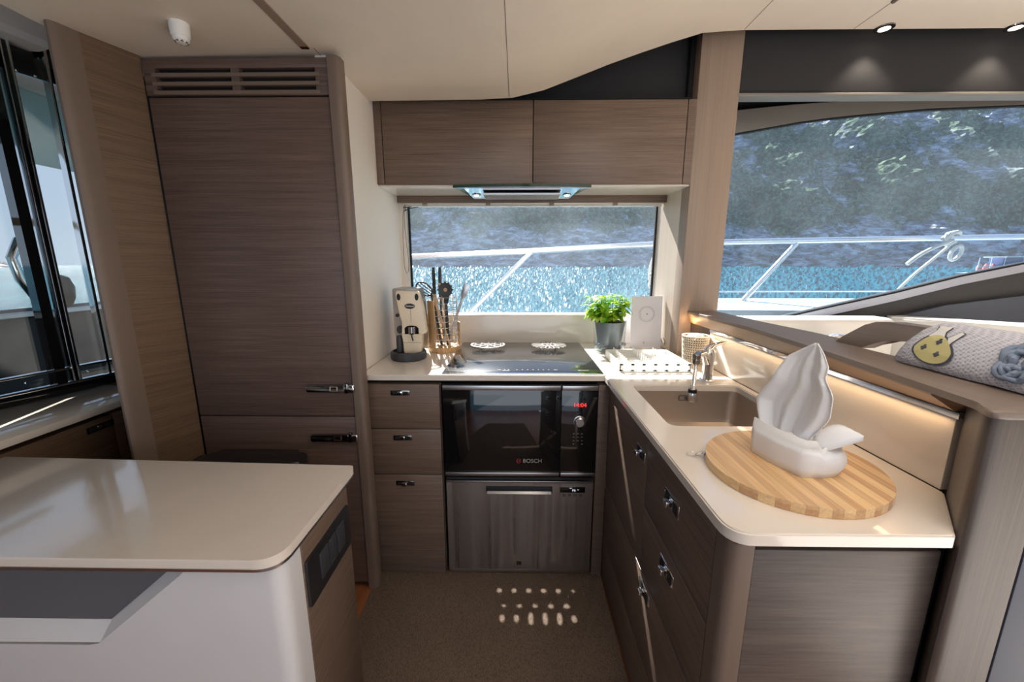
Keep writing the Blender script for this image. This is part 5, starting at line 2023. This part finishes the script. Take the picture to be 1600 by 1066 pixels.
# tall pleated leaf
pa, pb = Vector((0.551, 0.828, 0)), Vector((0.582, 0.720, 0))
dl = (pb - pa).normalized()
def LP(s, z, o_=0.0):
    p = pa + dl * s - nrm * o_
    return Vector((p.x, p.y, z))
def sfrom(x, y):
    return (Vector((x, y, 0)) - pa).dot(dl)
left = [((0.556, 0.812), 0.955), ((0.551, 0.829), 0.992), ((0.549, 0.838), 1.015), ((0.547, 0.843), 1.040), ((0.551, 0.829), 1.066), ((0.555, 0.815), 1.088), ((0.558, 0.804), 1.122), ((0.560, 0.795), 1.145), ((0.567, 0.772), 1.165), ((0.573, 0.755), 1.179)]
right = [((0.578, 0.735), 0.955), ((0.579, 0.731), 0.989), ((0.584, 0.712), 1.018), ((0.588, 0.699), 1.045), ((0.5885, 0.698), 1.085), ((0.587, 0.703), 1.098), ((0.583, 0.718), 1.118), ((0.583, 0.718), 1.138), ((0.578, 0.733), 1.162), ((0.574, 0.750), 1.179)]
def interp(tab, z):
    for (p, a), (q, b) in zip(tab, tab[1:]):
        if a <= z <= b:
            t = (z - a) / (b - a + 1e-9)
            return sfrom(*p) * (1 - t) + sfrom(*q) * t
    return sfrom(*tab[-1][0])
bm = B()
rows = []
NZ, NS = 34, 44
for i in range(NZ + 1):
    z = 0.955 + (1.179 - 0.955) * i / NZ
    sl, sr = interp(left, z), interp(right, z)
    row = []
    hz = (z - 0.955) / 0.224
    for k in range(NS + 1):
        t = k / NS
        s = sl + (sr - sl) * t
        # pleats that radiate from the pocket and fade towards the tip
        ang = (t - 0.42)
        amp = 0.0085 * (1 - 0.8 * hz) * min(1, (1 - hz) * 6)
        pl_ = math.sin(ang * 16 + 1.2) * amp + 0.5 * amp * math.sin(ang * 31 + 0.4)
        bowl = 0.022 * (2 * abs(t - 0.5)) ** 2 * (0.4 + 0.6 * hz) * min(1, (1 - hz) * 3)
        row.append(bm.verts.new(LP(s, z, pl_ + bowl - 0.012 * hz)))
    rows.append(row)
for a, b in zip(rows, rows[1:]):
    for k in range(NS):
        bm.faces.new((a[k], a[k + 1], b[k + 1], b[k]))
obj('fan_leaf', bm, M['napkin'], nk, smooth=80, mods=[('solid', 'SOLIDIFY', {'thickness': 0.0016, 'offset': 0})])
# side tail
bm = B()
rows = []
for i in range(9):
    t = i / 8
    c = Vector((0.590, 0.735, 0.985)).lerp(Vector((0.655, 0.700, 1.012)), t)
    c.z += 0.012 * math.sin(math.pi * t)
    wv = 0.026 * math.sin(math.pi * (0.25 + 0.72 * t))
    rows.append([c + Vector((0.35, 0.5, 0.7)).normalized() * wv * q + Vector((0, 0, -0.008 * q * q)) for q in (-1, -0.5, 0, 0.5, 1)])
rows = [[bm.verts.new(p) for p in r] for r in rows]
for a, b in zip(rows, rows[1:]):
    for k in range(4):
        bm.faces.new((a[k], a[k + 1], b[k + 1], b[k]))
obj('side_fold', bm, M['napkin'], nk, smooth=60, mods=[('solid', 'SOLIDIFY', {'thickness': 0.0018, 'offset': 0})])

# ------------------------------------------------------------------ TOWEL ON THE LEDGE
tw = thing('rolled_towel', 'grey waffle towel with an embroidered bottle lying on the ledge', 'towel', (0.92, 0.70, 1.117))
bm = B()
prof = [(0.848, 1.118), (0.842, 1.130), (0.850, 1.152), (0.866, 1.178), (0.888, 1.198), (0.915, 1.207), (0.945, 1.206), (0.968, 1.196), (0.985, 1.175), (0.992, 1.150), (0.985, 1.128), (0.970, 1.118)]
rows = []
NY = 22
for i in range(NY + 1):
    t = i / NY
    y = 0.874 - 0.325 * t
    sc = min(1.0, 0.35 + 0.65 * math.sin(min(1, t * 9) * math.pi / 2)) * (1.0 - 0.03 * math.sin(t * 3))
    row = []
    for x, z in prof:
        cx_, cz_ = 0.92, 1.118
        xx = cx_ + (x - cx_) * (0.75 + 0.25 * sc)
        zz = cz_ + (z - cz_) * (0.55 + 0.45 * sc) + 0.002 * noise.noise(Vector((x * 20, y * 20, z * 20)))
        row.append(bm.verts.new((xx - 0.02 * t * 0.5, y, max(zz, 1.1175))))
    rows.append(row)
n = len(prof)
for a, b in zip(rows, rows[1:]):
    for k in range(n):
        bm.faces.new((a[k], a[(k + 1) % n], b[(k + 1) % n], b[k]))
bm.faces.new(rows[0][::-1])
bm.faces.new(rows[-1])
obj('cloth', bm, M['towel'], tw, smooth=60)
def TF(y, h, o_=0.0022):
    """point on the towel's front face; h runs up the curved profile 0..1"""
    pr_ = prof[1:6]
    f = h * (len(pr_) - 1)
    i = min(int(f), len(pr_) - 2)
    t = f - i
    x = pr_[i][0] * (1 - t) + pr_[i + 1][0] * t
    z = pr_[i][1] * (1 - t) + pr_[i + 1][1] * t
    tt_ = (0.874 - y) / 0.325
    dx, dz = pr_[i + 1][0] - pr_[i][0], pr_[i + 1][1] - pr_[i][1]
    l = math.hypot(dx, dz)
    return Vector((x - 0.01 * tt_ - dz / l * o_, y, z + dx / l * o_))
def patch(bm, outline, o_):
    # outline in (y, h); triangulated fan with subdivisions so that it follows the cloth
    cy_ = sum(p[0] for p in outline) / len(outline)
    ch_ = sum(p[1] for p in outline) / len(outline)
    n_ = len(outline)
    R_ = 5
    rings_ = []
    for r_ in range(1, R_ + 1):
        rings_.append([bm.verts.new(TF(cy_ + (y - cy_) * r_ / R_, ch_ + (h - ch_) * r_ / R_, o_)) for y, h in outline])
    c_ = bm.verts.new(TF(cy_, ch_, o_))
    for k in range(n_):
        bm.faces.new((c_, rings_[0][k], rings_[0][(k + 1) % n_]))
        for q in range(R_ - 1):
            bm.faces.new((rings_[q][k], rings_[q + 1][k], rings_[q + 1][(k + 1) % n_], rings_[q][(k + 1) % n_]))
BY, BH = 0.793, 0.29
body = [(BY - 0.037 * math.cos(2 * math.pi * k / 28), BH + (0.27 if math.sin(2 * math.pi * k / 28) < 0 else 0.29) * math.sin(2 * math.pi * k / 28)) for k in range(28)]
body = [(BY + (y - BY) * (1 - 0.35 * max(0, (h - BH) / 0.33)), h) for y, h in body]
neck = [(BY + 0.020, BH + 0.24), (BY + 0.012, BH + 0.38), (BY + 0.015, BH + 0.50), (BY - 0.009, BH + 0.51), (BY - 0.006, BH + 0.38), (BY - 0.012, BH + 0.22)]
spout = [(BY - 0.024, BH + 0.10), (BY - 0.030, BH + 0.20), (BY - 0.040, BH + 0.40), (BY - 0.034, BH + 0.42), (BY - 0.018, BH + 0.26)]
body, neck, spout = [[(y + 0.035 * (h - BH), h) for y, h in q] for q in (body, neck, spout)]
bm = B()
def grow(o_, f, fh):
    cy_ = sum(p[0] for p in o_) / len(o_)
    ch_ = sum(p[1] for p in o_) / len(o_)
    return [(cy_ + (y - cy_) * f, ch_ + (h - ch_) * fh) for y, h in o_]
patch(bm, grow(body, 1.13, 1.12), 0.0024)
patch(bm, grow(neck, 1.22, 1.08), 0.0024)
patch(bm, grow(spout, 1.30, 1.10), 0.0024)
obj('outline_embroidery', bm, M['dark_emb'], tw, smooth=0)
bm = B()
patch(bm, neck, 0.0032)
patch(bm, spout, 0.0032)
obj('bottle_embroidery', bm, M['white_emb'], tw, smooth=0)
bm = B()
patch(bm, body, 0.0034)
obj('oil_embroidery', bm, M['yellow_emb'], tw, smooth=0)['label'] = 'yellow bottle belly with small dark leaves'
bm = B()
for (dy, dh) in ((0.018, 0.02), (-0.002, 0.16), (-0.014, -0.06)):
    for (ey, eh) in ((0.003, 0), (-0.003, 0), (0, 0.035), (0.0, -0.03)):
        o_ = [(BY + dy + ey + 0.0032 * math.cos(a * math.pi / 4), BH + dh + eh + 0.024 * math.sin(a * math.pi / 4)) for a in range(8)]
        patch(bm, o_, 0.0042)
obj('leaf_embroidery', bm, M['dark_emb'], tw, smooth=0)
bm = B()
for k in range(4):
    pts = []
    for a in range(30):
        th = 2 * math.pi * a / 30
        rr = 0.036 - 0.007 * k + 0.003 * math.sin(th * 5 + k * 2)
        pts.append(TF(0.652 + rr * 0.75 * math.cos(th), 0.42 + rr * 11 * math.sin(th) * 0.9, 0.004 + 0.003 * math.sin(th * 7 + k)))
    tube(bm, pts, 0.0052, 8, closed=True)
obj('frill', bm, M['blue_frill'], tw, smooth=60)['label'] = 'crumpled blue-grey frill'

# ------------------------------------------------------------------ RUG
bm = B()
pts = rounded([(-0.600, 1.496), (0.362, 1.496), (0.362, -0.6), (-0.47, -0.6), (-0.60, 0.2)], [0.01, 0.01, 0, 0, 0])
prism(bm, [(x, y, 0.0005) for x, y in pts], (0, 0, 0.006), bev=0.002)
tag(obj('floor_mat', bm, M['carpet']), 'taupe woven carpet mat covering the galley floor', 'mat')

# ------------------------------------------------------------------ SALON SEATING beyond the partition
sf = thing('salon_sofa', 'ivory leather sofa in the salon beyond the partition', 'sofa', (1.9, 1.9, 0.0))
bm = B()
box(bm, 0.97, 1.975, 2.02, 2.175, 0.70, 1.056, bev=0.045, seg=4)
obj('back_cushion', bm, M['sofa'], sf, smooth=60)
bm = B()
pts = rounded([(1.985, 2.17), (2.32, 1.74), (2.62, 1.35), (2.80, 1.48), (2.45, 1.90), (2.12, 2.18)], [0.03, 0.1, 0.04, 0.04, 0.1, 0.02])
prism(bm, [(x, y, 0.70) for x, y in pts], (0, 0, 0.352), bev=0.040, seg=4)
obj('back_cushion', bm, M['sofa'], sf, smooth=60)
bm = B()
pts = [(1.02, 2.02), (1.02, 1.50), (1.55, 1.50), (1.95, 1.35), (2.5, 1.2), (2.9, 1.4), (2.2, 2.1)]
prism(bm, [(x, y, 0.52) for x, y in rounded(pts, 0.03)], (0, 0, 0.18), bev=0.03, seg=3)
obj('seat_cushion', bm, M['sofa'], sf, smooth=60)
bm = B()
prism(bm, [(x, y, 0.0) for x, y in [(1.05, 2.15), (1.05, 1.54), (1.6, 1.54), (2.5, 1.3), (2.85, 1.5), (2.3, 2.15)]], (0, 0, 0.52))
obj('plinth', bm, M['wood_h'], sf)
bm = B()
bmesh.ops.create_uvsphere(bm, u_segments=28, v_segments=18, radius=1)
for v in bm.verts:
    k = noise.noise(v.co * 2.2) * 0.18
    e = 1 - 0.35 * abs(v.co.x * v.co.z)
    v.co = Vector((1.55 + v.co.x * 0.115 * e, 1.885 + v.co.y * 0.055 * (1 + k), 0.862 + v.co.z * (0.14 + 0.02 * k)))
tag(obj('scatter_cushion', bm, M['cushion'], smooth=60), 'shiny silver scatter cushion on the ivory sofa', 'cushion')
bx('salon_step', M['white_pl'], (1.10, 1.5, 0.40, 1.0, 0.0, 0.33), None, bev=0.02)
tag(bpy.data.objects['salon_step'], 'pale box seat behind the partition at right edge', 'seat')

# warm strip light under the ledge
light('ledge_strip_lamp', 'AREA', (0.806, 1.18, 1.047), (0, R(12), 0), 0.32, (1.0, 0.66, 0.36), 0.012, 0.95)
light('ledge_end_lamp', 'POINT', (0.79, 1.79, 1.072), (0, 0, 0), 0.16, (1.0, 0.55, 0.22), 0.008)
light('hood_lamp', 'SPOT', (0.235, 1.965, 1.64), (0, 0, 0), 0.8, (1.0, 0.85, 0.65), 0.01, spot_size=R(100), spot_blend=0.7)
light('hood_lamp', 'SPOT', (-0.195, 1.965, 1.64), (0, 0, 0), 0.8, (1.0, 0.85, 0.65), 0.01, spot_size=R(100), spot_blend=0.7)

# added perforated light box, above the camera's view: throws rows of light dots on the mat
ps_ = thing('dot_light_box', 'added unseen light box with a pierced plate, casting dots on the mat', 'spotlight', (0.08, 0.55, 1.83))
LP_ = Vector((0.08, 0.55, 1.975))
ZP = 1.83
tt0 = (LP_.z - ZP) / LP_.z
dots = [(-0.071 + 0.061 * k, 1.392, 0.011 if k < 5 else 0.006, 1.0) for k in range(6)]
dots += [(-0.050 + 0.062 * k, 1.318, 0.008 + 0.0012 * k, 0.8) for k in range(5)]
dots += [(-0.055 + 0.055 * k, 1.262, 0.010, 1.6 + (1.2 if 1 < k < 5 else 0)) for k in range(6)]
bm = B()
oc = [bm.verts.new((0.09 + 0.050 * math.cos(2 * math.pi * k / 40), 0.58 + 0.050 * math.sin(2 * math.pi * k / 40), ZP)) for k in range(40)]
ed = [bm.edges.new((oc[k], oc[(k + 1) % 40])) for k in range(40)]
for x, y, r_, el_ in dots:
    c = LP_ + (Vector((x, y, 0)) - LP_) * tt0
    h = [bm.verts.new((c.x + r_ * tt0 * math.cos(2 * math.pi * k / 8), c.y + r_ * el_ * tt0 * math.sin(2 * math.pi * k / 8), ZP)) for k in range(8)]
    ed += [bm.edges.new((h[k], h[(k + 1) % 8])) for k in range(8)]
bmesh.ops.triangle_fill(bm, use_beauty=True, use_dissolve=False, edges=ed)
obj('perforated_cover', bm, M['gap'], ps_, smooth=0)
bm = B()
lathe(bm, [(0.050, 0.0), (0.050, 0.17)], (0.09, 0.58, ZP), 40, capb=False, capt=False)
obj('housing', bm, M['gap'], ps_)
light('dot_light_box_lamp', 'POINT', LP_, (0, 0, 0), 500, (1.0, 1.0, 0.97), 0.0004)
